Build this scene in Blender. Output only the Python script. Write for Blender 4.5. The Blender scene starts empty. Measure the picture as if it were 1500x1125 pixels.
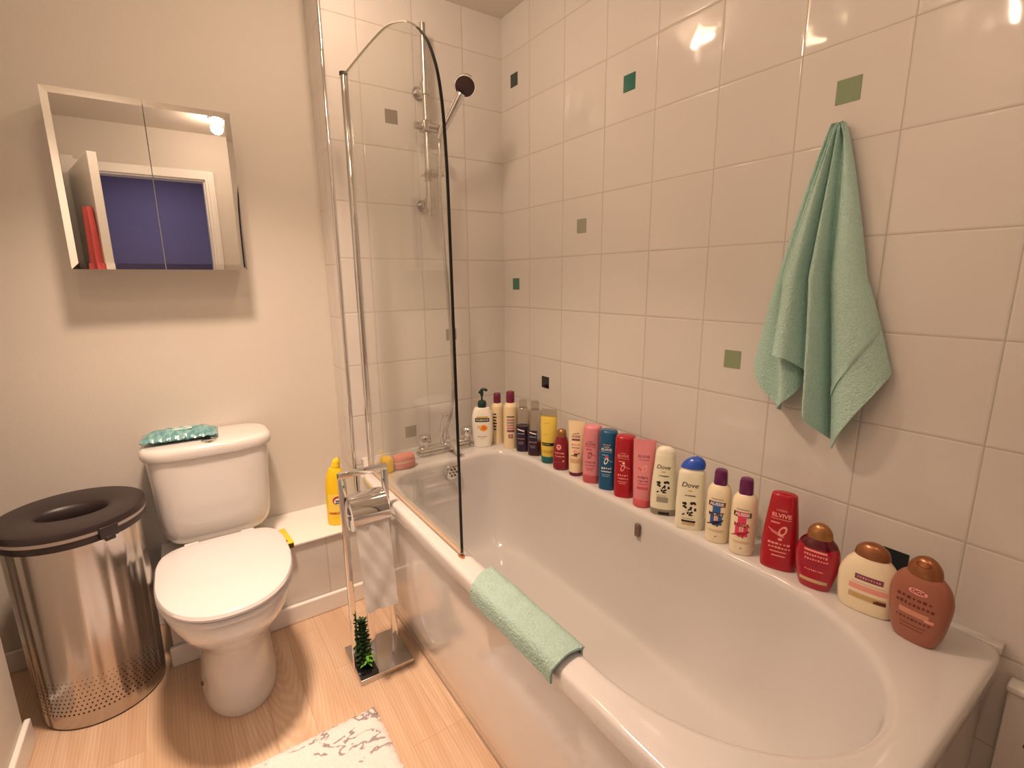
import bpy, bmesh, math, random
from mathutils import Vector, Matrix
random.seed(7)
PI = math.pi
SC = bpy.context.scene
COL = SC.collection

# ------------------------------------------------------------------ helpers
def srgb(r, g, b):
    def f(c):
        c /= 255.0
        return c / 12.92 if c <= .04045 else ((c + .055) / 1.055) ** 2.4
    return (f(r), f(g), f(b), 1)

def newmat(name):
    m = bpy.data.materials.new(name); m.use_nodes = True
    nt = m.node_tree
    return m, nt, nt.nodes['Principled BSDF']

def mat(name, col, rough=.5, metal=0., coat=0., spec=.5, sss=0., trans=0., ior=1.45, bump=0., bscale=200., cvar=0., emis=None):
    m, nt, b = newmat(name)
    b.inputs['Base Color'].default_value = col
    b.inputs['Roughness'].default_value = rough
    b.inputs['Metallic'].default_value = metal
    b.inputs['Coat Weight'].default_value = coat
    b.inputs['Coat Roughness'].default_value = .05
    b.inputs['Specular IOR Level'].default_value = spec
    b.inputs['Transmission Weight'].default_value = trans
    b.inputs['IOR'].default_value = ior
    if emis:
        b.inputs['Emission Color'].default_value = emis[0]; b.inputs['Emission Strength'].default_value = emis[1]
    tc = nt.nodes.new('ShaderNodeTexCoord')
    n = nt.nodes.new('ShaderNodeTexNoise'); n.inputs['Scale'].default_value = bscale; n.inputs['Detail'].default_value = 3
    nt.links.new(tc.outputs['Object'], n.inputs['Vector'])
    if bump:
        bp = nt.nodes.new('ShaderNodeBump'); bp.inputs['Strength'].default_value = bump; bp.inputs['Distance'].default_value = .004
        nt.links.new(n.outputs['Fac'], bp.inputs['Height']); nt.links.new(bp.outputs['Normal'], b.inputs['Normal'])
    cv = cvar or .02
    mx = nt.nodes.new('ShaderNodeMix'); mx.data_type = 'RGBA'
    mx.inputs['A'].default_value = tuple(c * (1 - cv) for c in col[:3]) + (1,)
    mx.inputs['B'].default_value = tuple(min(1, c * (1 + cv)) for c in col[:3]) + (1,)
    nt.links.new(n.outputs['Fac'], mx.inputs['Factor']); nt.links.new(mx.outputs['Result'], b.inputs['Base Color'])
    return m

class N:                                    # tiny node-graph helper
    def __init__(s, nt): s.nt = nt
    def new(s, t, **kw):
        n = s.nt.nodes.new(t)
        for k, v in kw.items(): setattr(n, k, v)
        return n
    def math(s, op, a, b=None, c=None):
        n = s.new('ShaderNodeMath', operation=op)
        for i, v in enumerate((a, b, c)):
            if v is None: continue
            if hasattr(v, 'links'): s.nt.links.new(v, n.inputs[i])
            else: n.inputs[i].default_value = v
        return n.outputs[0]
    def link(s, a, b): s.nt.links.new(a, b)
    def mix(s, f, a, b):
        n = s.new('ShaderNodeMix', data_type='RGBA')
        for k, v in (('Factor', f), ('A', a), ('B', b)):
            if hasattr(v, 'links'): s.nt.links.new(v, n.inputs[k])
            else: n.inputs[k].default_value = v
        return n.outputs['Result']

def tile_mat(name, axis, h0, v0, hw, vh, col, grout, rough=.07):
    """glazed ceramic tiles, grid laid in world metres along `axis` and z"""
    m, nt, b = newmat(name); g = N(nt)
    geo = g.new('ShaderNodeTexCoord'); sp = g.new('ShaderNodeSeparateXYZ'); g.link(geo.outputs['Object'], sp.inputs[0])
    H = g.math('DIVIDE', g.math('SUBTRACT', sp.outputs[axis], h0), hw)
    V = g.math('DIVIDE', g.math('SUBTRACT', sp.outputs['Z'], v0), vh)
    def edge(x, w):
        f = g.math('FRACT', x)
        return g.math('MULTIPLY', g.math('MINIMUM', f, g.math('SUBTRACT', 1.0, f)), w)
    d = g.math('MINIMUM', edge(H, hw), edge(V, vh))
    gm = g.new('ShaderNodeMapRange'); gm.inputs[1].default_value = .0006; gm.inputs[2].default_value = .0016
    g.link(d, gm.inputs[0])
    base = g.new('ShaderNodeMapRange', interpolation_type='SMOOTHSTEP'); base.inputs[1].default_value = .0005; base.inputs[2].default_value = .005
    g.link(d, base.inputs[0])
    cell = g.new('ShaderNodeCombineXYZ'); g.link(g.math('FLOOR', H), cell.inputs[0]); g.link(g.math('FLOOR', V), cell.inputs[1])
    wn = g.new('ShaderNodeTexWhiteNoise'); g.link(cell.outputs[0], wn.inputs['Vector'])
    ns = g.new('ShaderNodeTexNoise'); ns.inputs['Scale'].default_value = 9; ns.inputs['Detail'].default_value = 1
    off = g.new('ShaderNodeVectorMath', operation='ADD'); g.link(geo.outputs['Object'], off.inputs[0]); g.link(wn.outputs['Color'], off.inputs[1])
    g.link(off.outputs[0], ns.inputs['Vector'])
    tone = g.mix(wn.outputs['Value'], tuple(c * .965 for c in col[:3]) + (1,), col)
    g.link(g.mix(gm.outputs[0], grout, tone), b.inputs['Base Color'])
    r = g.new('ShaderNodeMapRange'); r.inputs[3].default_value = .7; r.inputs[4].default_value = rough; g.link(gm.outputs[0], r.inputs[0])
    g.link(r.outputs[0], b.inputs['Roughness'])
    # height: pillowed edge + glaze ripple + a small tilt per tile
    fh = g.math('SUBTRACT', g.math('FRACT', H), .5); fv = g.math('SUBTRACT', g.math('FRACT', V), .5)
    sc = g.new('ShaderNodeSeparateColor'); g.link(wn.outputs['Color'], sc.inputs[0])
    tilt = g.math('ADD', g.math('MULTIPLY', fh, g.math('SUBTRACT', sc.outputs[0], .5)), g.math('MULTIPLY', fv, g.math('SUBTRACT', sc.outputs[1], .5)))
    hgt = g.math('ADD', g.math('MULTIPLY', base.outputs[0], .0007), g.math('ADD', g.math('MULTIPLY', ns.outputs['Fac'], .0035), g.math('MULTIPLY', tilt, .003)))
    bp = g.new('ShaderNodeBump'); bp.inputs['Strength'].default_value = 1; bp.inputs['Distance'].default_value = 1
    g.link(hgt, bp.inputs['Height']); g.link(bp.outputs[0], b.inputs['Normal'])
    return m

def shade(bm):
    for f in bm.faces: f.smooth = True

def obj(name, bm, m, parent=None, smooth=True, angle=40):
    if smooth: shade(bm)
    bmesh.ops.recalc_face_normals(bm, faces=bm.faces)
    me = bpy.data.meshes.new(name); bm.to_mesh(me); bm.free()
    for x in (m if isinstance(m, (list, tuple)) else [m]): me.materials.append(x)
    if smooth:
        try: me.set_sharp_from_angle(angle=math.radians(angle))
        except Exception: pass
    o = bpy.data.objects.new(name, me); COL.objects.link(o)
    if parent: o.parent = parent
    return o

def thing(name, label, cat, loc=(0, 0, 0), rz=0, group=None):
    o = bpy.data.objects.new(name, None); COL.objects.link(o)
    o.empty_display_size = .05
    o.location = loc; o.rotation_euler = (0, 0, rz)
    return tag(o, label, cat, group)

def tag(o, label, cat, group=None):
    o['label'] = label; o['category'] = cat
    if group: o['group'] = group
    return o

def struct(name, bm, m, smooth=False):
    o = obj(name, bm, m, None, smooth); o['kind'] = 'structure'
    return o

def box(bm, x0, x1, y0, y1, z0, z1, bev=0., seg=3):
    r = bmesh.ops.create_cube(bm, size=1)
    vs = r['verts']
    for v in vs:
        v.co = Vector(((x0 + x1) / 2 + v.co.x * (x1 - x0), (y0 + y1) / 2 + v.co.y * (y1 - y0), (z0 + z1) / 2 + v.co.z * (z1 - z0)))
    if bev:
        es = list({e for v in vs for e in v.link_edges})
        bmesh.ops.bevel(bm, geom=es, offset=bev, segments=seg, affect='EDGES', profile=.5)
    return bm

def boxbm(*a, **k): return box(bmesh.new(), *a, **k)

def rings(bm, loops, close=True, cap0=False, cap1=False):
    """skin a list of equal-length point loops"""
    R = [[bm.verts.new(p) for p in L] for L in loops]
    n = len(R[0])
    for a, b in zip(R, R[1:]):
        for i in range(n if close else n - 1):
            j = (i + 1) % n
            bm.faces.new((a[i], a[j], b[j], b[i]))
    if cap0: bm.faces.new(R[0][::-1])
    if cap1: bm.faces.new(R[-1])
    return R

def lathe(bm, prof, c=(0, 0, 0), n=40, sx=1, sy=1, cap0=True, cap1=True):
    loops = [[(c[0] + r * sx * math.cos(2 * PI * i / n), c[1] + r * sy * math.sin(2 * PI * i / n), c[2] + z) for i in range(n)] for r, z in prof]
    rings(bm, loops, True, cap0, cap1); return bm

def frame_for(t):
    t = t.normalized()
    u = Vector((0, 0, 1)) if abs(t.z) < .9 else Vector((1, 0, 0))
    a = t.cross(u).normalized(); return a, t.cross(a).normalized()

def tube(bm, pts, rad, n=16, caps=True):
    pts = [Vector(p) for p in pts]
    rs = rad if isinstance(rad, (list, tuple)) else [rad] * len(pts)
    loops = []; a = None
    for i, p in enumerate(pts):
        t = (pts[min(i + 1, len(pts) - 1)] - pts[max(i - 1, 0)]).normalized()
        if a is None: a, b = frame_for(t)
        else:
            a = (a - t * a.dot(t)).normalized(); b = t.cross(a)
        loops.append([p + (a * math.cos(2 * PI * k / n) + b * math.sin(2 * PI * k / n)) * rs[i] for k in range(n)])
    rings(bm, loops, True, caps, caps); return bm

def spline(pts, k=8):
    P = [Vector(p) for p in pts]; out = []
    for i in range(len(P) - 1):
        p0 = P[max(i - 1, 0)]; p1 = P[i]; p2 = P[i + 1]; p3 = P[min(i + 2, len(P) - 1)]
        for j in range(k):
            t = j / k
            out.append(.5 * ((2 * p1) + (p2 - p0) * t + (2 * p0 - 5 * p1 + 4 * p2 - p3) * t * t + (3 * p1 - p0 - 3 * p2 + p3) * t ** 3))
    out.append(P[-1]); return out

def lerp(a, b, t): return a + (b - a) * t

def interp(xs, ys, x):
    if x <= xs[0]: return ys[0]
    for i in range(len(xs) - 1):
        if x <= xs[i + 1]:
            return lerp(ys[i], ys[i + 1], (x - xs[i]) / (xs[i + 1] - xs[i]))
    return ys[-1]

# ------------------------------------------------------------------ measures (metres)
YM = .18            # plastered wall behind the toilet
ZC = 2.205          # ceiling
XL = -1.665         # left wall
YF = -2.30          # wall with the doorway
ZR = .53            # bath rim
TW, TH, Z0 = .2025, .1947, 1.2833

# ------------------------------------------------------------------ materials
WHITE_TILE = (.72, .69, .65, 1); GROUT = (.50, .45, .39, 1)
m_tile_r = tile_mat('glazed_tile_long_wall', 'Y', -.1882, Z0, TW, TH, WHITE_TILE, GROUT)
m_tile_e = tile_mat('glazed_tile_end_wall', 'X', -.1762, Z0, TW, TH, WHITE_TILE, GROUT)
m_tile_s = tile_mat('glazed_tile_return', 'Y', .5, Z0 - .02, TW, TH, WHITE_TILE, GROUT)
m_tile_b = tile_mat('glazed_tile_boxing', 'X', -.845, .07, TW, .5, WHITE_TILE, GROUT)
m_plaster = mat('cream_plaster', (.68, .64, .58, 1), .75, bump=.12, bscale=260)
m_ceil = mat('ceiling_paint', (.74, .69, .62, 1), .85, bump=.08, bscale=200)
m_gloss = mat('white_gloss_paint', (.86, .84, .80, 1), .3)
m_blue = mat('violet_blue_paint', srgb(140, 128, 160), .8)
m_ceramic = mat('white_ceramic', (.72, .70, .68, 1), .08, coat=.5)
m_seat = mat('white_seat_plastic', (.62, .60, .60, 1), .16, coat=.3)
m_acrylic = mat('white_bath_acrylic', (.645, .62, .60, 1), .10, coat=.6)
m_panel = mat('bath_panel_acrylic', (.72, .70, .68, 1), .13, coat=.5, bump=.02, bscale=6)
m_chrome = mat('polished_chrome', (.78, .77, .76, 1), .06, 1)
m_satin = mat('satin_chrome', (.60, .58, .56, 1), .22, 1)
m_mirror = mat('mirror_silver', (.90, .91, .90, 1), .005, 1)
m_darkplastic = mat('dark_brown_plastic', srgb(44, 35, 35), .38)
m_greyplastic = mat('grey_lid_band', srgb(178, 166, 160), .4)
m_black = mat('black_rubber', (.006, .006, .007, 1), .25)
m_glassedge = mat('dark_glass_edge', (.010, .011, .010, 1), .12)
m_paper = mat('white_tissue_paper', (.88, .86, .83, 1), .9, bump=.16, bscale=26)
m_aqua = mat('aqua_terry', srgb(186, 222, 212), .95, bump=1.0, bscale=230, cvar=.16, spec=.1)
m_aquamat = mat('pale_aqua_terry', srgb(166, 194, 184), .95, bump=1.0, bscale=230, cvar=.14, spec=.1)
m_aquaflat = mat('aqua_terry_hem', srgb(190, 226, 216), .95, bump=.5, bscale=900, cvar=.05, spec=.1)
m_rust = mat('rust_stain', srgb(150, 95, 50), .8, cvar=.3, bscale=90)
m_red = mat('coral_towelling', srgb(222, 104, 104), .95, bump=.6, bscale=300)
m_emit = mat('lamp_lens', (1, 1, 1, 1), .5, emis=((1, .74, .46, 1), 30))

def glass_mat(name, tint, fres=1.33):
    m, nt, b = newmat(name); g = N(nt); nt.nodes.remove(b)
    out = nt.nodes['Material Output']
    tr = g.new('ShaderNodeBsdfTransparent'); tr.inputs[0].default_value = tint
    gl = g.new('ShaderNodeBsdfGlossy'); gl.inputs['Roughness'].default_value = .01
    lw = g.new('ShaderNodeLayerWeight'); lw.inputs[0].default_value = .5      # Facing = 1 - |cos|, the same from both sides
    f0 = ((fres - 1) / (fres + 1)) ** 2
    fr = g.math('MULTIPLY_ADD', g.math('POWER', lw.outputs['Facing'], 5.0), 1 - f0, f0)
    mx = g.new('ShaderNodeMixShader'); g.link(fr, mx.inputs[0]); g.link(tr.outputs[0], mx.inputs[1]); g.link(gl.outputs[0], mx.inputs[2])
    g.link(mx.outputs[0], out.inputs[0]); return m
m_glass = glass_mat('clear_sheet_glass', (.965, .972, .96, 1))
m_clear = glass_mat('clear_thin_plastic', (.86, .83, .79, 1), 1.4)

def wood_mat():
    m, nt, b = newmat('light_oak_vinyl_planks'); g = N(nt)
    tc = g.new('ShaderNodeTexCoord'); sp = g.new('ShaderNodeSeparateXYZ'); g.link(tc.outputs['Object'], sp.inputs[0])
    cb = g.new('ShaderNodeCombineXYZ'); g.link(g.math('ADD', sp.outputs['Y'], 5.13), cb.inputs[0]); g.link(g.math('ADD', sp.outputs['X'], 5.035), cb.inputs[1])
    br = g.new('ShaderNodeTexBrick'); br.offset = .37; br.offset_frequency = 3
    br.inputs['Scale'].default_value = 1; br.inputs['Brick Width'].default_value = .62; br.inputs['Row Height'].default_value = .098
    br.inputs['Mortar Size'].default_value = .0008; br.inputs['Mortar Smooth'].default_value = .4; br.inputs['Bias'].default_value = 0
    br.inputs['Color1'].default_value = srgb(206, 178, 150); br.inputs['Color2'].default_value = srgb(226, 202, 176); br.inputs['Mortar'].default_value = srgb(178, 142, 108)
    g.link(cb.outputs[0], br.inputs['Vector'])
    # grain: long streaks running along the plank, offset per plank
    st = g.new('ShaderNodeCombineXYZ'); g.link(g.math('MULTIPLY', sp.outputs['X'], 30.0), st.inputs[0]); g.link(g.math('MULTIPLY', sp.outputs['Y'], 2.2), st.inputs[1])
    rowi = g.math('FLOOR', g.math('DIVIDE', g.math('ADD', sp.outputs['X'], 5.035), .098)); g.link(g.math('MULTIPLY', rowi, 7.31), st.inputs[2])
    n1 = g.new('ShaderNodeTexNoise'); n1.inputs['Scale'].default_value = 1.0; n1.inputs['Detail'].default_value = 6; n1.inputs['Distortion'].default_value = .8
    g.link(st.outputs[0], n1.inputs['Vector'])
    wv = g.new('ShaderNodeTexWave', wave_type='RINGS', rings_direction='Z'); wv.inputs['Scale'].default_value = 1.1; wv.inputs['Distortion'].default_value = 3.5; wv.inputs['Detail'].default_value = 2
    st2 = g.new('ShaderNodeCombineXYZ'); g.link(g.math('MULTIPLY', g.math('ADD', sp.outputs['X'], 1.06), 34.0), st2.inputs[0]); g.link(g.math('MULTIPLY', g.math('ADD', sp.outputs['Y'], .15), 6.0), st2.inputs[1]); g.link(g.math('MULTIPLY', rowi, 3.7), st2.inputs[2])
    g.link(st2.outputs[0], wv.inputs['Vector'])
    ramp = g.new('ShaderNodeMapRange'); ramp.inputs[1].default_value = .35; ramp.inputs[2].default_value = .72; ramp.inputs[3].default_value = 0; ramp.inputs[4].default_value = .65
    g.link(n1.outputs['Fac'], ramp.inputs[0])
    c1 = g.mix(ramp.outputs[0], br.outputs['Color'], srgb(188, 152, 120))
    c2 = g.mix(g.math('MULTIPLY', wv.outputs['Fac'], .26), c1, srgb(176, 136, 102))
    g.link(c2, b.inputs['Base Color']); b.inputs['Roughness'].default_value = .42
    bp = g.new('ShaderNodeBump'); bp.inputs['Strength'].default_value = .12; bp.inputs['Distance'].default_value = .002
    g.link(n1.outputs['Fac'], bp.inputs['Height']); g.link(bp.outputs[0], b.inputs['Normal'])
    return m
m_wood = wood_mat()

def steel_mat():
    m, nt, b = newmat('brushed_stainless_steel'); g = N(nt)
    tc = g.new('ShaderNodeTexCoord'); sp = g.new('ShaderNodeSeparateXYZ'); g.link(tc.outputs['Object'], sp.inputs[0])
    an = g.math('ARCTAN2', sp.outputs['Y'], sp.outputs['X'])
    cb = g.new('ShaderNodeCombineXYZ'); g.link(g.math('MULTIPLY', an, 2.6), cb.inputs[0]); g.link(g.math('MULTIPLY', sp.outputs['Z'], .5), cb.inputs[1])
    n = g.new('ShaderNodeTexNoise'); n.inputs['Scale'].default_value = 1.2; n.inputs['Detail'].default_value = 1; g.link(cb.outputs[0], n.inputs['Vector'])
    cb2 = g.new('ShaderNodeCombineXYZ'); g.link(g.math('MULTIPLY', an, 14.0), cb2.inputs[0]); g.link(g.math('MULTIPLY', sp.outputs['Z'], 700.0), cb2.inputs[1])
    n2 = g.new('ShaderNodeTexNoise'); n2.inputs['Scale'].default_value = 1; n2.inputs['Detail'].default_value = 2; g.link(cb2.outputs[0], n2.inputs['Vector'])
    b.inputs['Metallic'].default_value = 1
    g.link(g.mix(n2.outputs['Fac'], (.50, .455, .43, 1), (.58, .535, .50, 1)), b.inputs['Base Color'])
    r = g.new('ShaderNodeMapRange'); r.inputs[3].default_value = .20; r.inputs[4].default_value = .30; g.link(n2.outputs['Fac'], r.inputs[0]); g.link(r.outputs[0], b.inputs['Roughness'])
    bp = g.new('ShaderNodeBump'); bp.inputs['Strength'].default_value = .6; bp.inputs['Distance'].default_value = .03
    g.link(n.outputs['Fac'], bp.inputs['Height']); g.link(bp.outputs[0], b.inputs['Normal'])
    b.inputs['Anisotropic'].default_value = .5
    return m
m_steel = steel_mat()

def rug_mat():
    m, nt, b = newmat('white_rug_grey_marks'); g = N(nt)
    tc = g.new('ShaderNodeTexCoord')
    mp = g.new('ShaderNodeMapping'); mp.inputs['Rotation'].default_value = (0, 0, .5); mp.inputs['Scale'].default_value = (1, 1.7, 1); mp.inputs['Location'].default_value = (.35, .1, 0)
    g.link(tc.outputs['Object'], mp.inputs[0])
    n = g.new('ShaderNodeTexNoise'); n.inputs['Scale'].default_value = 9; n.inputs['Detail'].default_value = 2.5; n.inputs['Roughness'].default_value = .62; n.inputs['Distortion'].default_value = .6
    g.link(mp.outputs[0], n.inputs['Vector'])
    big = g.new('ShaderNodeTexNoise'); big.inputs['Scale'].default_value = 5.0; g.link(mp.outputs[0], big.inputs['Vector'])
    band = g.math('ABSOLUTE', g.math('SUBTRACT', n.outputs['Fac'], .47))
    r = g.new('ShaderNodeMapRange'); r.inputs[1].default_value = .020; r.inputs[2].default_value = .032; r.inputs[3].default_value = 1; r.inputs[4].default_value = 0; g.link(band, r.inputs[0])
    gate = g.new('ShaderNodeMapRange'); gate.inputs[1].default_value = .44; gate.inputs[2].default_value = .49; g.link(big.outputs['Fac'], gate.inputs[0])
    fine = g.new('ShaderNodeTexNoise'); fine.inputs['Scale'].default_value = 55; g.link(tc.outputs['Object'], fine.inputs['Vector'])
    fg = g.new('ShaderNodeMapRange'); fg.inputs[1].default_value = .40; fg.inputs[2].default_value = .46; g.link(fine.outputs['Fac'], fg.inputs[0])
    k = g.math('MULTIPLY', g.math('MULTIPLY', r.outputs[0], gate.outputs[0]), fg.outputs[0])
    g.link(g.mix(k, (.86, .83, .81, 1), srgb(168, 156, 160)), b.inputs['Base Color'])
    b.inputs['Roughness'].default_value = .95; b.inputs['Specular IOR Level'].default_value = .1
    f2 = g.new('ShaderNodeTexNoise'); f2.inputs['Scale'].default_value = 260; g.link(tc.outputs['Object'], f2.inputs['Vector'])
    bp = g.new('ShaderNodeBump'); bp.inputs['Strength'].default_value = .8; bp.inputs['Distance'].default_value = .006
    g.link(f2.outputs['Fac'], bp.inputs['Height']); g.link(bp.outputs[0], b.inputs['Normal'])
    return m
m_rug = rug_mat()

# ------------------------------------------------------------------ the setting
struct('floor', boxbm(-2.2, .05, -3.75, .3, -.05, 0), m_wood)
struct('ceiling', boxbm(-2.2, .05, YF - .05, .3, ZC, ZC + .05), m_ceil)
w_right = struct('wall_right', boxbm(0, .08, -3.75, .3, 0, ZC), m_tile_r)
w_end = struct('wall_end', boxbm(-.70, 0, 0, .3, 0, ZC), [m_tile_e, m_tile_s])
for p in w_end.data.polygons:
    if abs(p.normal.x) > .9: p.material_index = 1
struct('wall_back', boxbm(-2.2, -.70, YM, .3, 0, ZC), m_plaster)
struct('wall_left', boxbm(-2.2, XL, YF, -.21, 0, ZC), m_plaster)
struct('wall_alcove', boxbm(-2.25, -2.0, -.21, .3, 0, ZC), m_plaster)
# wall behind the viewpoint with the doorway (seen in the mirror)
DX0, DX1, DZ = -1.615, -.90, 1.915
fb = bmesh.new()
box(fb, -2.2, DX0, YF - .1, YF, 0, ZC); box(fb, DX1, .05, YF - .1, YF, 0, ZC); box(fb, DX0, DX1, YF - .1, YF, DZ, ZC)
struct('wall_front', fb, m_plaster)
# hall beyond
struct('wall_hall', boxbm(-2.2, .05, -3.8, -3.7, 0, ZC + .05), m_blue)
struct('ceiling_hall', boxbm(-2.2, .05, -3.75, YF - .05, ZC, ZC + .05), m_blue)
struct('wall_hall_left', boxbm(-2.25, -2.2, -3.75, YF, 0, ZC), m_blue)
# door casing
cb = bmesh.new()
box(cb, DX1 - .012, DX1 + .045, YF, YF + .018, 0, DZ + .045, .004); box(cb, DX0 - .05, DX0 + .012, YF, YF + .018, 0, DZ + .065, .004); box(cb, DX0 - .05, DX1 + .045, YF, YF + .0179, DZ - .012, DZ + .0449, .004)
box(cb, DX1 - .022, DX1 - .001, YF - .1, YF - .001, 0, DZ, .002); box(cb, DX0 + .001, DX0 + .022, YF - .1, YF - .001, 0, DZ, .002); box(cb, DX0, DX1, YF - .1, YF - .001, DZ - .022, DZ - .001, .002)
box(cb, DX1 + .005, DX1 + .032, YF + .017, YF + .024, 0, DZ + .03, .003)
struct('trim_2', cb, m_gloss)

# pipe boxing behind the toilet, with its skirting
bx = bmesh.new(); box(bx, -1.335, -.655, -.085, YM + .001, 0, .293)
pb = struct('trim_3', bx, m_tile_b)
bx = bmesh.new(); box(bx, -1.340, -.655, -.094, YM, .293, .301, .002)
struct('trim_4', bx, m_gloss)
bx = bmesh.new(); box(bx, -1.345, -.660, -.100, -.085, 0, .068, .004)
struct('baseboard_boxing', bx, m_gloss)
bx = bmesh.new(); box(bx, -2.0, -1.335, YM - .014, YM, 0, .07, .004)
struct('baseboard_back', bx, m_gloss)
bx = bmesh.new(); box(bx, XL, XL + .014, YF, -.195, 0, .075, .004)
struct('baseboard_left', bx, m_gloss)
# chrome corner strip on the outer tile edge
tb = bmesh.new(); tube(tb, [(-.700, .0, .30), (-.700, .0, ZC - .003)], .0065, 12)
struct('trim_1', tb, m_chrome, True)
# raised back edge where the bath meets the tiles
bx = bmesh.new(); box(bx, -.024, .0, -1.686, .0, ZR - .012, ZR + .003, .0025)
box(bx, -.672, -.026, -.018, 0, ZR - .012, ZR + .003, .0025)
struct('trim_5', bx, m_acrylic, True)

# coloured glass mosaic squares set into the tiling
ACC_R = [(-.089, 1.962, (28, 52, 46)), (-.693, 1.773, (38, 112, 98)), (-1.301, 1.577, (132, 152, 122)), (-.494, 1.383, (158, 158, 140)),
         (-.093, 1.186, (62, 118, 96)), (-1.094, .992, (142, 158, 124)), (-.295, .798, (24, 14, 22)), (-1.502, .610, (10, 30, 40))]
ACC_E = [(-.474, 1.778, (128, 118, 108)), (-.264, .984, (150, 146, 134)), (-.463, .590 + .012, (172, 164, 150))]
for y, z, c in ACC_R:
    o = obj('mosaic_inset', boxbm(-.0012, .004, y - .0235, y + .0235, z - .0235, z + .0235, bev=.0008, seg=2), mat('mosaic_glass', srgb(*c), .08, coat=.6), w_right, False)
for x, z, c in ACC_E:
    o = obj('mosaic_inset', boxbm(x - .0235, x + .0235, -.0012, .004, z - .0235, z + .0235, bev=.0008, seg=2), mat('mosaic_glass', srgb(*c), .08, coat=.6), w_end, False)

# ------------------------------------------------------------------ bath
bath = thing('bathtub', 'long white built-in acrylic bath with a smooth side panel, against the tiled walls', 'bath', (-.36, -.85, 0))
bo = Vector((-.36, -.85, 0))
NB = 192
def opening(k):            # inner edge of the rim
    t = 2 * PI * k / NB
    c, s = math.cos(t), math.sin(t)
    cy = -.90
    x0, x1 = -.655, -.137
    cx, a = (x0 + x1) / 2, (x1 - x0) / 2
    if s < 0:              # head end: straight sides running into a half ellipse
        q = (t - PI) / PI; m = .26
        if q < m: return Vector((x0, lerp(cy, -1.30, q / m), 0))
        if q > 1 - m: return Vector((x1, lerp(-1.30, cy, (q - 1 + m) / m), 0))
        a2 = PI + PI * (q - m) / (1 - 2 * m)
        return Vector((cx + a * math.cos(a2), -1.30 + .325 * math.sin(a2), 0))
    n = 7.0; b = abs(cy + .212); ex = 2.0 / n   # tap end: squarish
    return Vector((cx + a * math.copysign(abs(c) ** ex, c), cy + b * math.copysign(abs(s) ** ex, s), 0))
def bottom(k):
    t = 2 * PI * k / NB
    c, s = math.cos(t), math.sin(t); cy = -.80; n = 4.2 if s > 0 else 2.8; b = .50 if s > 0 else .50
    ex = 2.0 / n
    return Vector((-.396 + .205 * math.copysign(abs(c) ** ex, c), cy + b * math.copysign(abs(s) ** ex, s), 0))
def outer(k, g=0.):        # outer edge; g pulls the outline inwards
    t = 2 * PI * k / NB
    c, s = math.cos(t), math.sin(t)
    ex = 2.0 / 26
    x = math.copysign(abs(c) ** ex, c); y = math.copysign(abs(s) ** ex, s)
    X = -.361 + (.359 - g) * x; Y = -.846 + (.844 - g) * y
    if Y > -.17 and X < -.5:     # the outer corner by the end wall is cut back
        X = max(X, lerp(-.718 + g, -.668 + g, min(1, (Y + .17) / .168)))
    return Vector((X, Y, 0))
loops = []
for g, z in ((.0015, ZR - .040), (0, ZR - .036), (0, ZR - .012), (.0015, ZR - .006), (.005, ZR - .0015), (.011, ZR)):
    loops.append([outer(k, g) + Vector((0, 0, z)) for k in range(NB)])
for f in (.25, .5):
    loops.append([outer(k, .011).lerp(opening(k), f) + Vector((0, 0, ZR)) for k in range(NB)])
cen = Vector((-.396, -.85, 0))
def inn(k, f):             # f: 0 opening -> 1 bottom
    return opening(k).lerp(bottom(k), f)
def ext(k, e):             # opening pushed outwards by e
    p = opening(k); q = opening((k + 1) % NB); r = opening((k - 1) % NB); d = (q - r); nrm = Vector((d.y, -d.x, 0)).normalized(); return p + nrm * e
for e, z in ((.018, 0), (.011, -.0015), (.0055, -.005), (.0015, -.011), (-.0005, -.018)):
    loops.append([ext(k, e) + Vector((0, 0, ZR + z)) for k in range(NB)])
D = .385
for i in range(1, 25):
    ph = i / 24 * PI / 2
    dz = .018 + (D - .018) * math.sin(ph) ** .92
    f = 1 - math.cos(ph) ** .75
    f = f * .80 + .20 * (i / 24)
    loops.append([inn(k, f) + Vector((0, 0, ZR - dz)) for k in range(NB)])
for f in (.7, .4, .15):
    loops.append([cen.lerp(bottom(k), f) + Vector((0, 0, ZR - D - .004 * (1 - f))) for k in range(NB)])
bm = bmesh.new(); rings(bm, [[p - bo for p in L] for L in loops], True, False, True)
obj('bath_shell', bm, m_acrylic, bath, True, 60)
# side panel, gently bellied with a folded base
bm = bmesh.new()
ys = [-.05, -.40, -.85, -1.30, -1.665]
prof = [(-.700, ZR - .038), (-.702, .40), (-.698, .25), (-.690, .14), (-.676, .06), (-.664, .03), (-.661, .0)]
prof2 = [(p.x, p.z) for p in spline([(x, 0, z) for x, z in prof], 5)]
L = []
for i in range(41):
    y = lerp(-.06, -1.672, i / 40)
    L.append([Vector((x, y, z)) - bo for x, z in prof2] + [Vector((-.64, y, 0)) - bo, Vector((-.64, y, ZR - .038)) - bo])
rings(bm, L, True, True, True)
obj('side_panel', bm, m_panel, bath, True, 50)
obj('end_panel', boxbm(-.66 - bo.x, -.002 - bo.x, -1.672 - bo.y, -1.655 - bo.y, 0, ZR - .038), m_panel, bath, False)
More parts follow.
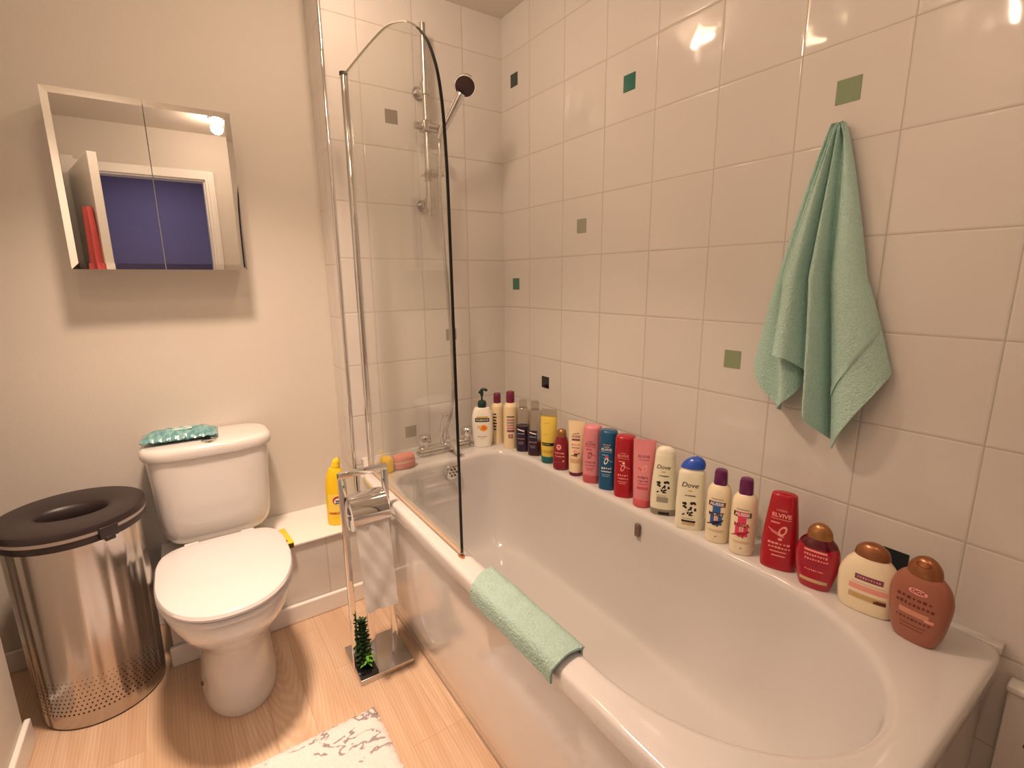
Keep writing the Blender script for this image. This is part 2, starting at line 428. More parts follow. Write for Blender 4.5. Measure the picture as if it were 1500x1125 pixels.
# overflow with chrome grille
bm = bmesh.new(); lathe(bm, [(.001, .010), (.024, .009), (.030, .005), (.031, 0), (.031, -.01)], n=32)
for v in bm.verts: v.co = Vector((v.co.x, -v.co.z, v.co.y)) + Vector((-.396, -.226, .485)) - bo
ov = obj('overflow', bm, m_chrome, bath)
bm = bmesh.new()
for k in range(7):
    a = 2 * PI * k / 6; r = .014 if k < 6 else 0
    q = bmesh.ops.create_uvsphere(bm, u_segments=10, v_segments=6, radius=.0042)['verts']
    for v in q: v.co = v.co + Vector((-.396 + r * math.cos(a), -.2365, .485 + r * math.sin(a))) - bo
obj('overflow_hole', bm, m_black, ov)
# small grey tab on the long inner wall
obj('grip_plate', boxbm(-.150 - bo.x, -.139 - bo.x, -.934 - bo.y, -.918 - bo.y, .452, .492, bev=.003), mat('worn_grey_metal', srgb(128, 112, 100), .4, .6), bath)
# rust mark at the foot of the glass
bm = bmesh.new(); lathe(bm, [(.001, .0008), (.009, .0006), (.012, 0)], (-.686 - bo.x, -.838 - bo.y, ZR + .0003), 20, cap0=True, cap1=False, sx=.55, sy=1.2)
obj('rust_spot', bm, m_rust, bath)
bm = bmesh.new(); lathe(bm, [(.001, .0012), (.030, .0009), (.040, .0002)], (-.630 - bo.x, -.185 - bo.y, ZR), 24, cap0=True, cap1=False, sx=1, sy=.5)
obj('rust_ring', bm, mat('faint_rust', srgb(176, 138, 88), .6, cvar=.3, bscale=80), bath)

# ------------------------------------------------------------------ bath mixer tap
tap = thing('bath_mixer_tap', 'chrome bath mixer tap with two knobs on the ledge at the end of the bath', 'tap', (-.355, -.105, ZR))
bm = bmesh.new()
box(bm, -.125, .112, -.026, .026, 0, .012, .005)
box(bm, -.12, .106, -.020, .020, .010, .036, .012, 4)
tube(bm, spline([(0, -.005, .03), (0, -.03, .036), (0, -.075, .034), (0, -.105, .022)], 6), [.016] * 12 + [.014] * 7, 16)
lathe(bm, [(.017, .03), (.017, .055), (.012, .064), (.0095, .085)], (0, .004, 0), 20)
obj('tap_body', bm, m_chrome, tap)
for sx in (-1, 1):
    bm = bmesh.new()
    prof = [(.012, .032), (.013, .046), (.022, .050), (.0245, .060), (.0235, .074), (.018, .081), (.001, .083)]
    nn = 32
    rings(bm, [[(sx * .092 + r * (1 + (.07 * math.cos(8 * 2 * PI * i / nn) if .048 < z < .08 else 0)) * math.cos(2 * PI * i / nn), r * (1 + (.07 * math.cos(8 * 2 * PI * i / nn) if .048 < z < .08 else 0)) * math.sin(2 * PI * i / nn), z) for i in range(nn)] for r, z in prof], True, True, True)
    obj('tap_knob', bm, m_chrome, tap)
bm = bmesh.new(); tube(bm, spline([(-.018, .008, .035), (-.022, .004, .09), (-.012, -.004, .140), (-.004, -.012, .152)], 6), [.007] * 12 + [.0085] * 7, 14)
obj('diverter_lever', bm, m_chrome, tap)

# ------------------------------------------------------------------ shower set
sh = thing('shower_rail', 'chrome shower riser rail with a handset on the end wall', 'shower', (-.366, 0, 1.44))
o0 = Vector((-.366, 0, 1.44))
bm = bmesh.new(); tube(bm, [(0, -.058, 0), (0, -.058, .640)], .0105, 20)
obj('riser_pole', bm, m_satin, sh)
for z in (.042, .432):
    bm = bmesh.new()
    tube(bm, [(-.004, 0, z), (-.004, -.008, z)], .021, 24)
    tube(bm, [(-.004, -.006, z), (-.003, -.042, z)], .013, 18)
    tube(bm, [(0, -.058, z - .02), (0, -.058, z + .02)], .0165, 20)
    obj('wall_bracket', bm, m_satin, sh)
bm = bmesh.new(); box(bm, -.022, .022, -.082, -.036, .288, .326, .008)
tube(bm, [(-.045, -.060, .305), (-.012, -.060, .305)], .013, 16)
tube(bm, [(.010, -.075, .302), (.030, -.105, .292)], .015, 16)
obj('handset_slider', bm, m_satin, sh)
bm = bmesh.new(); hs = Vector((.024, -.108, .262)); he = Vector((.082, -.176, .398))
tube(bm, [hs.lerp(he, t) for t in (0, .1, .4, .75, .92, 1)], [.009, .012, .0135, .0145, .016, .015], 18)
hd = obj('handset_handle', bm, m_chrome, sh)
fd = Vector((-.42, -.60, -.62)).normalized(); hc = he + Vector((.012, -.008, .026)); a_, b_ = frame_for(fd)
bm = bmesh.new()
lp = []
for r, d in ((.004, -.030), (.022, -.027), (.034, -.014), (.0385, .0), (.0385, .008), (.0365, .0105)):
    lp.append([hc + fd * d + (a_ * math.cos(2 * PI * i / 36) + b_ * math.sin(2 * PI * i / 36)) * r for i in range(36)])
rings(bm, lp, True, True, True)
hdm = obj('shower_head', bm, m_chrome, sh)
bm = bmesh.new()
rings(bm, [[hc + fd * d + (a_ * math.cos(2 * PI * i / 36) + b_ * math.sin(2 * PI * i / 36)) * r for i in range(36)] for r, d in ((.0345, .0100), (.0335, .0125), (.012, .0140), (.002, .0142))], True, True, True)
for rr, nn in ((.010, 8), (.019, 14), (.027, 20)):
    for k in range(nn):
        q = bmesh.ops.create_uvsphere(bm, u_segments=6, v_segments=4, radius=.0013)['verts']
        for v in q: v.co = v.co + hc + fd * .0138 + (a_ * math.cos(2 * PI * k / nn) + b_ * math.sin(2 * PI * k / nn)) * rr
obj('spray_face', bm, mat('dark_spray_rubber', srgb(60, 42, 42), .45), hdm)
hose_px = [(.024, -.110, .258), (.023, -.110, .20), (.024, -.10, .05), (.034, -.095, -.10), (.042, -.10, -.287), (.050, -.10, -.47), (.052, -.10, -.636), (.041, -.10, -.747), (.011, -.101, -.83)]
bm = bmesh.new()
hp = spline(hose_px, 30); tube(bm, hp, [.0066 + .0006 * (i % 2) for i in range(len(hp))], 12)
obj('hose', bm, m_satin, sh)
bm = bmesh.new(); box(bm, -.03, .045, -.10, -.052, .135, .141, .002); tube(bm, [(0, -.058, .12), (0, -.058, .155)], .014, 16)
box(bm, -.03, .045, -.10, -.097, .135, .155, .001)
obj('soap_shelf', bm, m_clear, sh)

# ------------------------------------------------------------------ glass screen
GX = -.684
scr = thing('shower_screen', 'curved-top clear glass bath screen with a chrome post and dark edge', 'shower screen', (GX, -.165, ZR))
so = Vector((GX, -.165, ZR))
top = [(-.172, 1.822), (-.36, 1.824), (-.49, 1.821), (-.55, 1.813), (-.60, 1.799), (-.65, 1.781), (-.70, 1.753), (-.745, 1.716), (-.775, 1.677), (-.800, 1.625), (-.816, 1.555), (-.824, 1.47), (-.828, 1.38), (-.832, 1.10), (-.836, .80), (-.838, .540)]
tp = [(p.y, p.z) for p in spline([(0, y, z) for y, z in top], 5)]
bm = bmesh.new()
def yat(i): return tp[i]
A = [Vector((GX - .003, y, z)) - so for y, z in tp]; B = [Vector((GX + .003, y, z)) - so for y, z in tp]
# panes: strips from the post down to the outline
for X in (-.003, .003):
    base = []
    vs = [bm.verts.new((X, y - so.y, z - so.z)) for y, z in tp]
    c1 = bm.verts.new((X, -.172 - so.y, .540 - so.z))
    bm.faces.new(vs + [c1])
obj('glass_pane', bm, m_glass, scr, False)
def edge_strip(i0, i1, m, name, w=.0036):
    bm = bmesh.new(); pts = [Vector((GX, y, z)) - so for y, z in tp[i0:i1]]
    L = []
    for i, p in enumerate(pts):
        t = (pts[min(i + 1, len(pts) - 1)] - pts[max(i - 1, 0)]).normalized(); nrm = Vector((0, -t.z, t.y))
        if nrm.dot(Vector((0, -1, 1))) < 0: nrm = -nrm
        L.append([p + Vector((-.0034, 0, 0)) - nrm * .001, p + Vector((.0034, 0, 0)) - nrm * .001, p + Vector((.0030, 0, 0)) + nrm * w * .5, p + Vector((-.0030, 0, 0)) + nrm * w * .5])
    rings(bm, L, True, True, True); return obj(name, bm, m, scr)
ntop = len(tp)
k0 = next(i for i, (y, z) in enumerate(tp) if y < -.705)
edge_strip(0, k0 - 4, mat('polished_glass_edge', srgb(214, 208, 190), .25), 'top_edge', .0012)
edge_strip(k0 - 5, k0 + 1, m_chrome, 'edge_clip')
edge_strip(k0, ntop, m_glassedge, 'dark_edge')
bm = bmesh.new()
tube(bm, [(0, .006, .006), (0, .006, 1.292)], .0105, 20); box(bm, -.008, .008, -.012, .010, .006, 1.288, .003)
tube(bm, [(.004, .020, .006), (.004, .020, 1.285)], .006, 14)
obj('hinge_post', bm, m_chrome, scr)
bm = bmesh.new(); tube(bm, [(0, .006, 1.291), (0, .006, 1.300)], .0125, 20)
obj('post_cap', bm, m_darkplastic, scr)
bm = bmesh.new(); tube(bm, [(0, .006, .0005), (0, .006, .010)], .016, 20)
obj('post_foot', bm, m_satin, scr)
bm = bmesh.new(); box(bm, -.0055, .0055, -.672, -.010, .002, .012, .002)
obj('bottom_seal', bm, mat('clear_seal_strip', srgb(190, 166, 140), .3), scr)

# ------------------------------------------------------------------ mirror cabinet
CX0, CX1, CZ0, CZ1, CYF = -1.428, -.984, 1.243, 1.720, .052
cab = thing('mirror_cabinet', 'wall-hung bathroom cabinet with two mirror doors', 'mirror cabinet', ((CX0 + CX1) / 2, YM, CZ0))
co = Vector(((CX0 + CX1) / 2, YM, CZ0))
bm = bmesh.new(); box(bm, CX0 + .004 - co.x, CX1 - .004 - co.x, CYF + .018 - co.y, 0, .004, CZ1 - co.z - .004, .002)
obj('cabinet_body', bm, m_gloss, cab)
xm = -1.2065
for (a, b, left) in ((CX0, xm - .0012, True), (xm + .0012, CX1, False)):
    bm = bmesh.new(); y0 = CYF - co.y
    box(bm, a - co.x, b - co.x, y0 + .0030, y0 + .018, 0, CZ1 - co.z, .0008)
    d = obj('cabinet_door', bm, m_gloss, cab)
    bm = bmesh.new(); w = .017
    zi0, zi1 = w, CZ1 - co.z - w
    xi0 = a - co.x + (w if left else 0); xi1 = b - co.x - (0 if left else w)
    ou = [Vector((a - co.x, y0 + .0030, 0)), Vector((b - co.x, y0 + .0030, 0)), Vector((b - co.x, y0 + .0030, CZ1 - co.z)), Vector((a - co.x, y0 + .0030, CZ1 - co.z))]
    dpt = .0019
    o2 = [Vector((p.x, y0 + dpt, p.z)) for p in ou]
    inn_ = [Vector((xi0, y0, zi0)), Vector((xi1, y0, zi0)), Vector((xi1, y0, zi1)), Vector((xi0, y0, zi1))]
    vo = [bm.verts.new(p) for p in ou]; v2 = [bm.verts.new(p) for p in o2]; vi = [bm.verts.new(p) for p in inn_]
    for i in range(4):
        j = (i + 1) % 4
        bm.faces.new((vo[i], vo[j], v2[j], v2[i])); bm.faces.new((v2[i], v2[j], vi[j], vi[i]))
    bm.faces.new(vi)
    obj('mirror_glass', bm, m_mirror, d, False)

# ------------------------------------------------------------------ toilet
wc = thing('toilet', 'white close-coupled toilet with its lid down, between steel bin and bath', 'toilet', (-1.17, -.2, 0))
wo = Vector((-1.17, -.2, 0))
def sup(cx, y0, y1, hw, z, nf=2.2, nb=4, n=64, ofs=.42):
    """plan outline: rounded front (towards -y), squarer back"""
    cy = lerp(y1, y0, ofs); out = []
    for i in range(n):
        t = 2 * PI * i / n; c, s = math.cos(t), math.sin(t)
        e = nb if s > 0 else nf
        b = (y1 - cy) if s > 0 else (cy - y0)
        out.append(Vector((cx + hw * math.copysign(abs(c) ** (2 / e), c), cy + b * math.copysign(abs(s) ** (2 / e), s), z)) - wo)
    return out
cx = -1.17
bm = bmesh.new()
secs = [(-.425, -.09, .100, .000), (-.430, -.09, .104, .008), (-.428, -.09, .1015, .03), (-.418, -.09, .097, .09), (-.415, -.09, .096, .14), (-.425, -.09, .101, .19),
        (-.458, -.09, .116, .235), (-.510, -.09, .137, .28), (-.556, -.09, .152, .325), (-.578, -.09, .160, .36), (-.584, -.09, .162, .385), (-.582, -.09, .161, .394), (-.570, -.10, .152, .398), (-.40, -.2, .05, .398)]
rings(bm, [sup(cx, *s) for s in secs], True, True, True)
obj('pan', bm, m_ceramic, wc)
bm = bmesh.new(); q = bmesh.ops.create_uvsphere(bm, u_segments=14, v_segments=8, radius=.0075)['verts']
for v in q: v.co = Vector((v.co.x * .5, v.co.y, v.co.z)) + Vector((-1.2665, -.33, .078)) - wo
obj('fixing_cap', bm, mat('brown_fixing', srgb(110, 84, 66), .5), wc)
bm = bmesh.new(); rings(bm, [sup(cx, *s) for s in ((-.590, -.165, .160, .400), (-.596, -.162, .165, .402), (-.598, -.160, .1665, .410), (-.594, -.162, .164, .4165), (-.585, -.168, .157, .417))], True, True, True)
obj('seat', bm, m_seat, wc)
bm = bmesh.new(); rings(bm, [sup(cx, *s) for s in ((-.588, -.168, .158, .4185), (-.598, -.162, .1655, .4205), (-.599, -.162, .166, .427), (-.594, -.166, .162, .4335), (-.580, -.176, .150, .4365), (-.50, -.21, .10, .4385), (-.40, -.30, .02, .439))], True, True, True)
obj('lid', bm, m_seat, wc)
for sx in (-.075, .075):
    bm = bmesh.new(); tube(bm, [(cx + sx - .018 - wo.x, -.168 - wo.y, .424), (cx + sx + .018 - wo.x, -.168 - wo.y, .424)], .012, 14); lathe(bm, [(.013, .398), (.013, .42)], (cx + sx - wo.x, -.155 - wo.y, 0), 14)
    obj('hinge', bm, m_seat, wc)
def tank(hw, yf, yb, z, n=64, e=5):
    c0 = (yf + yb) / 2; b = (yb - yf) / 2
    return [Vector((cx + .008 + hw * math.copysign(abs(math.cos(t)) ** (2 / e), math.cos(t)), c0 + b * math.copysign(abs(math.sin(t)) ** (2 / (e * .8)), math.sin(t)), z)) - wo for t in (2 * PI * i / n for i in range(n))]
bm = bmesh.new()
ts = [(.085, .02, YM - .006, .352), (.118, .0, YM - .006, .356), (.142, -.018, YM - .005, .370), (.156, -.026, YM - .005, .392), (.163, -.030, YM - .005, .42), (.166, -.032, YM - .005, .47), (.170, -.034, YM - .004, .56), (.176, -.036, YM - .004, .652), (.176, -.036, YM - .004, .658)]
rings(bm, [tank(*s) for s in ts], True, True, True)
obj('cistern', bm, m_ceramic, wc)
bm = bmesh.new()
ls = [(.174, -.034, YM - .004, .658), (.187, -.046, YM - .002, .660), (.1895, -.049, YM - .002, .668), (.1895, -.049, YM - .002, .680), (.187, -.047, YM - .003, .690), (.180, -.041, YM - .006, .696), (.168, -.03, YM - .016, .698), (.05, .03, .1, .6995)]
rings(bm, [tank(*s, e=4) for s in ls], True, True, True)
obj('cistern_lid', bm, m_ceramic, wc)
bm = bmesh.new(); lathe(bm, [(.022, .697), (.022, .702), (.019, .7045), (.001, .705)], (cx + .01 - wo.x, -.008 - wo.y, 0), 28)
obj('flush_button', bm, m_chrome, wc)
# outlet collar behind the pan
bm = bmesh.new(); tube(bm, [(cx - wo.x, -.10 - wo.y, .19), (cx - wo.x, -.084 - wo.y, .19)], .055, 24)
obj('outlet_collar', bm, m_ceramic, wc)

# teal soft pack on the cistern
pk = thing('wipes_pack', 'teal soft pack of wipes lying on the toilet cistern', 'wipes', (-1.235, .065, .6995), math.radians(-4))
bm = bmesh.new(); nx, ny = 40, 18
def pack(u, v, sgn):
    x = (u - .5) * .212; y = (v - .5) * .105
    e = max(0, 1 - abs(2 * u - 1) ** 5) * max(0, 1 - abs(2 * v - 1) ** 3)
    h = .024 * e + .0018 * math.sin(u * 41 + v * 9) * e + .0015 * math.sin(v * 30 - u * 17) * e
    edge = .0025 * math.sin(u * 60) * (1 - e)
    return Vector((x, y, .0135 + (h if sgn > 0 else -h * .5) + edge * (sgn > 0)))
for sgn in (1, -1):
    V = [[bm.verts.new(pack(i / nx, j / ny, sgn)) for j in range(ny + 1)] for i in range(nx + 1)]
    for i in range(nx):
        for j in range(ny): bm.faces.new((V[i][j], V[i + 1][j], V[i + 1][j + 1], V[i][j + 1]))
bmesh.ops.remove_doubles(bm, verts=bm.verts, dist=.0002)
def teal_mat():
    m, nt, b = newmat('teal_printed_film'); g = N(nt); tc = g.new('ShaderNodeTexCoord')
    n = g.new('ShaderNodeTexNoise'); n.inputs['Scale'].default_value = 60; n.inputs['Detail'].default_value = 3; g.link(tc.outputs['Object'], n.inputs[0])
    r = g.new('ShaderNodeMapRange'); r.inputs[1].default_value = .42; r.inputs[2].default_value = .62; g.link(n.outputs['Fac'], r.inputs[0])
    g.link(g.mix(r.outputs[0], srgb(92, 146, 150), srgb(134, 180, 180)), b.inputs['Base Color']); b.inputs['Roughness'].default_value = .18
    bp = g.new('ShaderNodeBump'); bp.inputs['Strength'].default_value = .5; bp.inputs['Distance'].default_value = .004; g.link(n.outputs['Fac'], bp.inputs['Height']); g.link(bp.outputs[0], b.inputs['Normal'])
    return m
obj('film_wrap', bm, teal_mat(), pk)
obj('reseal_label', boxbm(-.02, .035, -.022, .018, .0365, .0385, bev=.0008), mat('pale_label_film', srgb(186, 214, 210), .2), pk)

# ------------------------------------------------------------------ laundry bin
BX, BY, BR = -1.509, -.082, .147
bn = thing('laundry_bin', 'tall brushed steel laundry bin with a dark open-centred lid, left of the toilet', 'bin', (BX, BY, 0))
bm = bmesh.new()
lathe(bm, [(BR - .006, 0), (BR, .006), (BR + .001, .05), (BR + .004, .3), (BR + .007, .548), (BR + .002, .548), (BR - .002, .3), (BR - .006, .03)], n=96, cap0=True, cap1=True)
obj('bin_body', bm, m_steel, bn)
bm = bmesh.new()
for row in range(9):
    z = .050 + row * .0125
    for k in range(36):
        a = math.radians(-168) + (k + .5 * (row % 2)) * math.radians(156 / 36)
        tt = (math.degrees(a) + 90) / 80
        if row > 3 and abs(tt) > 1 - (row - 3) * .055: continue
        r = .0024 * (1 - row / 15)
        R0 = BR + .0012 + (z - .05) * .012 + .0004
        c = Vector((R0 * math.cos(a), R0 * math.sin(a), z)); ta = Vector((-math.sin(a), math.cos(a), 0))
        bm.faces.new([bm.verts.new(c + ta * r * math.cos(2 * PI * i / 8) + Vector((0, 0, r * math.sin(2 * PI * i / 8)))) for i in range(8)])
obj('perforations', bm, m_black, bn, False)
bm = bmesh.new()
RL = .166
lathe(bm, [(RL - .012, .536), (RL - .004, .536), (RL - .002, .540), (RL - .002, .556), (RL - .012, .558)], n=96, cap0=False, cap1=False)
obj('rim_collar', bm, m_darkplastic, bn)
bm = bmesh.new(); lathe(bm, [(RL - .02, .556), (RL - .001, .556), (RL + .001, .560), (RL + .001, .567), (RL - .02, .568)], n=96, cap0=False, cap1=False)
obj('lid_band', bm, m_greyplastic, bn)
bm = bmesh.new(); n = 96; L = []
for (ro, ri, z) in ((1, 0, .567), (1, .0, .576), (.97, .03, .584), (.90, .1, .587), (.5, .5, .584), (.1, .9, .582), (0, 1, .578), (-.06, 1.06, .568), (-.09, 1.09, .55), (-.09, 1.09, .535)):
    L.append([(((RL + .002) * math.cos(t)) * ro + ri * (.082 * math.cos(t)), ((RL + .002) * math.sin(t)) * ro + ri * (.055 * math.sin(t) + .004), z) for t in (2 * PI * i / n for i in range(n))])
rings(bm, L, True, False, False)
obj('lid', bm, m_darkplastic, bn)
bm = bmesh.new(); box(bm, -.022, .022, -.006, .006, -.012, .020, .002); box(bm, -.012, .012, -.008, .003, -.020, -.008, .002)
tb_ = obj('lid_tab', bm, m_darkplastic, bn); ta = math.radians(-58); tb_.location = ((RL + .002) * math.cos(ta), (RL + .002) * math.sin(ta), .552); tb_.rotation_euler = (0, 0, ta + PI / 2)
bm = bmesh.new(); lathe(bm, [(.001, .30), (.138, .30), (.138, .545)], n=48, cap0=True, cap1=False)
obj('cloth_liner', bm, mat('dark_liner_cloth', srgb(40, 32, 32), .9), bn)

# ------------------------------------------------------------------ toilet roll stand
SX0, SX1, SY0, SY1 = -.872, -.703, -.518, -.342
st = thing('toilet_roll_stand', 'chrome freestanding toilet roll stand beside the bath panel', 'toilet roll stand', ((SX0 + SX1) / 2, (SY0 + SY1) / 2, 0))
to = Vector(((SX0 + SX1) / 2, (SY0 + SY1) / 2, 0))
obj('base_plate', boxbm(SX0 - to.x, SX1 - to.x, SY0 - to.y, SY1 - to.y, .0, .019, bev=.0015), m_satin, st)
PY = -.450
for px_ in (-.8645, -.737):
    bm = bmesh.new(); box(bm, px_ - .0095 - to.x, px_ + .0095 - to.x, PY - .006 - to.y, PY + .006 - to.y, .019, .664, .0012)
    obj('post', bm, m_chrome, st)
bm = bmesh.new(); box(bm, -.8645 - .0095 - to.x, -.737 + .0095 - to.x, PY - .0061 - to.y, PY + .0061 - to.y, .646, .6645, .0012)
obj('top_bar', bm, m_chrome, st)
bm = bmesh.new(); box(bm, -.822 - to.x, -.800 - to.x, PY - .004 - to.y, PY + .004 - to.y, .019, .44, .001)
obj('inner_upright', bm, m_chrome, st)
RZ, RY = .530, -.4505
bm = bmesh.new(); tube(bm, [(-.8645 - to.x, RY - to.y, RZ), (-.737 - to.x, RY - to.y, RZ)], .006, 14); tube(bm, [(-.8645 - to.x, PY - to.y, RZ), (-.8645 - to.x, RY - to.y, RZ)], .006, 12); tube(bm, [(-.737 - to.x, PY - to.y, RZ), (-.737 - to.x, RY - to.y, RZ)], .006, 12)
obj('roll_arm', bm, m_chrome, st)
bm = bmesh.new(); L = []
for R_ in (.060, .0575):
    L.append([(R_ * math.cos(math.radians(a)), R_ * math.sin(math.radians(a))) for a in range(72, 196, 6)])
loopsec = L[0] + L[1][::-1]
rings(bm, [[(x - to.x, RY - y * 0 + (-(-c)) * 1 - to.y, RZ + s) for c, s in loopsec] for x in (-.8535, -.7475)], True, True, True)
obj('roll_cover', bm, m_chrome, st)

tr = thing('toilet_roll', 'white toilet roll with a hanging sheet on the chrome stand', 'toilet roll', (-.8005, RY, RZ))
bm = bmesh.new(); n = 48
rings(bm, [[(x, r * math.cos(2 * PI * i / n), r * math.sin(2 * PI * i / n)) for i in range(n)] for x, r in ((-.049, .02), (-.049, .050), (-.047, .052), (.047, .052), (.049, .050), (.049, .02), (-.049, .02))], True)
obj('roll', bm, m_paper, tr)
bm = bmesh.new(); nx, nz = 24, 48; V = []
for j in range(nz + 1):
    row = []
    for i in range(nx + 1):
        u = i / nx; v = j / nz
        z = .0 - v * .272
        y = -.0535 - .040 * v ** 1.3 - .006 * math.sin(v * PI * .9) + .0024 * math.sin(u * 7 + v * 11) * v + .0018 * math.sin(u * 15 - v * 23)
        z += -.004 * u * v
        row.append(bm.verts.new(((u - .5) * .097, y, z)))
    V.append(row)
for j in range(nz):
    for i in range(nx): bm.faces.new((V[j][i], V[j][i + 1], V[j + 1][i + 1], V[j + 1][i]))
r = bmesh.ops.solidify(bm, geom=bm.faces[:], thickness=.0008)
obj('hanging_sheet', bm, m_paper, tr)

# small artificial plant on the stand base
pl = thing('artificial_plant', 'small spiky green artificial plant in a black tray on the stand base', 'plant', (-.845, -.468, .019))
obj('tray', boxbm(-.027, .030, -.046, .040, 0, .010, bev=.002), mat('black_gloss_tray', (.008, .008, .009, 1), .12, coat=.4), pl)
m_leafd = mat('dark_green_leaf', srgb(36, 66, 30), .45, cvar=.3, bscale=40); m_leafl = mat('lit_green_leaf', srgb(105, 170, 60), .4, cvar=.2, bscale=40)  # second green is the same foliage with light painted into its colour
bm = bmesh.new()
def leaf(bm, base, d, ln, w):
    d = Vector(d).normalized(); a, b = frame_for(d); pts = []
    for i in range(6):
        t = i / 5; ww = w * math.sin(PI * (.12 + .88 * t)) ** .8 if t < 1 else .0003
        c = Vector(base) + d * ln * t + Vector((0, 0, -ln * .35 * t * t))
        pts.append((c - a * ww, c + b * ww * .35, c + a * ww, c - b * ww * .25))
    rings(bm, pts, True, True, True)
for lv in range(13):
    z0 = .015 + lv * .0115
    for k in range(7):
        a = 2 * PI * (k / 7 + lv * .37) + random.uniform(-.2, .2)
        leaf(bm, (.002, .004, z0), (math.cos(a), math.sin(a), .55 + lv * .09), random.uniform(.028, .040), .0058)
lathe(bm, [(.006, .008), (.005, .09), (.003, .17)], n=10)
obj('leaves', bm, m_leafd, pl)
bm = bmesh.new()
for k in range(13):
    a = math.radians(-150 + k * 22) + random.uniform(-.15, .15)
    leaf(bm, (.006, -.010, .022 + .012 * (k % 3)), (math.cos(a), math.sin(a) , .45), random.uniform(.026, .034), .0042)
obj('lit_leaves', bm, m_leafl, pl)  # low leaf tips catching light, the brightness put into the green

# ------------------------------------------------------------------ rug
rg = tag(None or bpy.data.objects.new('bath_mat', None), 'white bath mat with broken grey marks on the wood-look floor', 'rug'); COL.objects.link(rg)
rg.location = (-1.19, -.96, 0); bm = bmesh.new(); nx, ny = 110, 110; hx, hy = .326, .348
V = []
for i in range(nx + 1):
    row = []
    for j in range(ny + 1):
        u, v = 2 * i / nx - 1, 2 * j / ny - 1
        e = min(1, (1 - abs(u)) * 14, (1 - abs(v)) * 14)
        jit = .0018 if e >= 1 else .003
        row.append(bm.verts.new((u * hx + random.uniform(-jit, jit), v * hy + random.uniform(-jit, jit), .001 + .013 * max(0, e) ** .5 + random.uniform(-.0012, .0012) * (e > .1))))
    V.append(row)
for i in range(nx):
    for j in range(ny): bm.faces.new((V[i][j], V[i + 1][j], V[i + 1][j + 1], V[i][j + 1]))
obj('mat_pile', bm, m_rug, rg, True, 180)

# ------------------------------------------------------------------ towels
tw = thing('hand_towel', 'aqua towel hanging in folds from a hook on the tiled long wall', 'towel', (-.03, -1.30, 1.51))
# columns: (pixel-free) top fan -> mid (y, z, depth) -> bottom (y, z, depth); y grows more negative to the right
cols = [  # y at mid, bottom y, bottom z, depth mid, depth bottom
    (-1.208, -1.186, 1.010, .008, .008), (-1.203, -1.168, 1.000, .018, .022), (-1.214, -1.186, .945, .026, .026), (-1.228, -1.236, .895, .018, .016),
    (-1.232, -1.250, .900, .046, .052), (-1.244, -1.270, .918, .070, .078), (-1.254, -1.290, .950, .048, .046), (-1.250, -1.288, .985, .018, .016),
    (-1.244, -1.268, 1.010, .028, .036), (-1.246, -1.250, 1.030, .070, .086), (-1.260, -1.258, 1.030, .080, .104), (-1.272, -1.278, 1.026, .074, .098),
    (-1.278, -1.300, 1.000, .040, .048), (-1.284, -1.318, .958, .020, .022), (-1.294, -1.322, .930, .062, .078), (-1.306, -1.332, .900, .074, .096),
    (-1.314, -1.348, .868, .046, .052), (-1.316, -1.358, .842, .014, .010), (-1.328, -1.370, .832, .034, .040), (-1.346, -1.392, .876, .056, .068),
    (-1.366, -1.420, .930, .056, .064), (-1.382, -1.444, .978, .040, .042), (-1.388, -1.452, 1.008, .016, .012), (-1.380, -1.440, 1.02, .007, .005)]
nc = len(cols)
def colpt(ci, v):
    i = min(int(ci), nc - 2); t = ci - i
    def cr(f):
        p = [cols[max(0, min(nc - 1, i + k))][f] for k in (-1, 0, 1, 2)]
        return .5 * (2 * p[1] + (p[2] - p[0]) * t + (2 * p[0] - 5 * p[1] + 4 * p[2] - p[3]) * t * t + (3 * p[1] - p[0] - 3 * p[2] + p[3]) * t ** 3)
    ym, yb, zb, dm, db = [cr(k) for k in range(5)]
    tops = lerp(-1.291, -1.309, ci / (nc - 1)); zt = 1.512
    zm = 1.20
    # quadratic-ish path: top -> mid (z=1.20) -> bottom
    z = lerp(zt, zb, v); tm = (zt - zm) / (zt - zb)
    def q(a, b, c):
        if v < tm:
            s = v / tm; return lerp(a, b, s ** .80)
        s = (v - tm) / (1 - tm); return lerp(b, c, s ** .9)
    y = q(tops, ym, yb); d = q(.016 + .010 * math.sin(ci * 1.3), dm, db)
    if v < .05: z += .0
    return Vector((-max(d, .004) - .004, y, z))
bm = bmesh.new(); NU, NV = 184, 90; to2 = Vector((-.03, -1.30, 1.51)); V = []
for i in range(NU + 1):
    V.append([bm.verts.new(colpt(i / NU * (nc - 1), j / NV) - to2) for j in range(NV + 1)])
hemf = []
for i in range(NU):
    for j in range(NV):
        f = bm.faces.new((V[i][j], V[i + 1][j], V[i + 1][j + 1], V[i][j + 1]))
bmesh.ops.recalc_face_normals(bm, faces=bm.faces)
bmesh.ops.solidify(bm, geom=bm.faces[:], thickness=.0035)
for v in bm.verts: v.co.x = min(v.co.x, .027)
twc = obj('towel_cloth', bm, m_aqua, tw, True, 80)
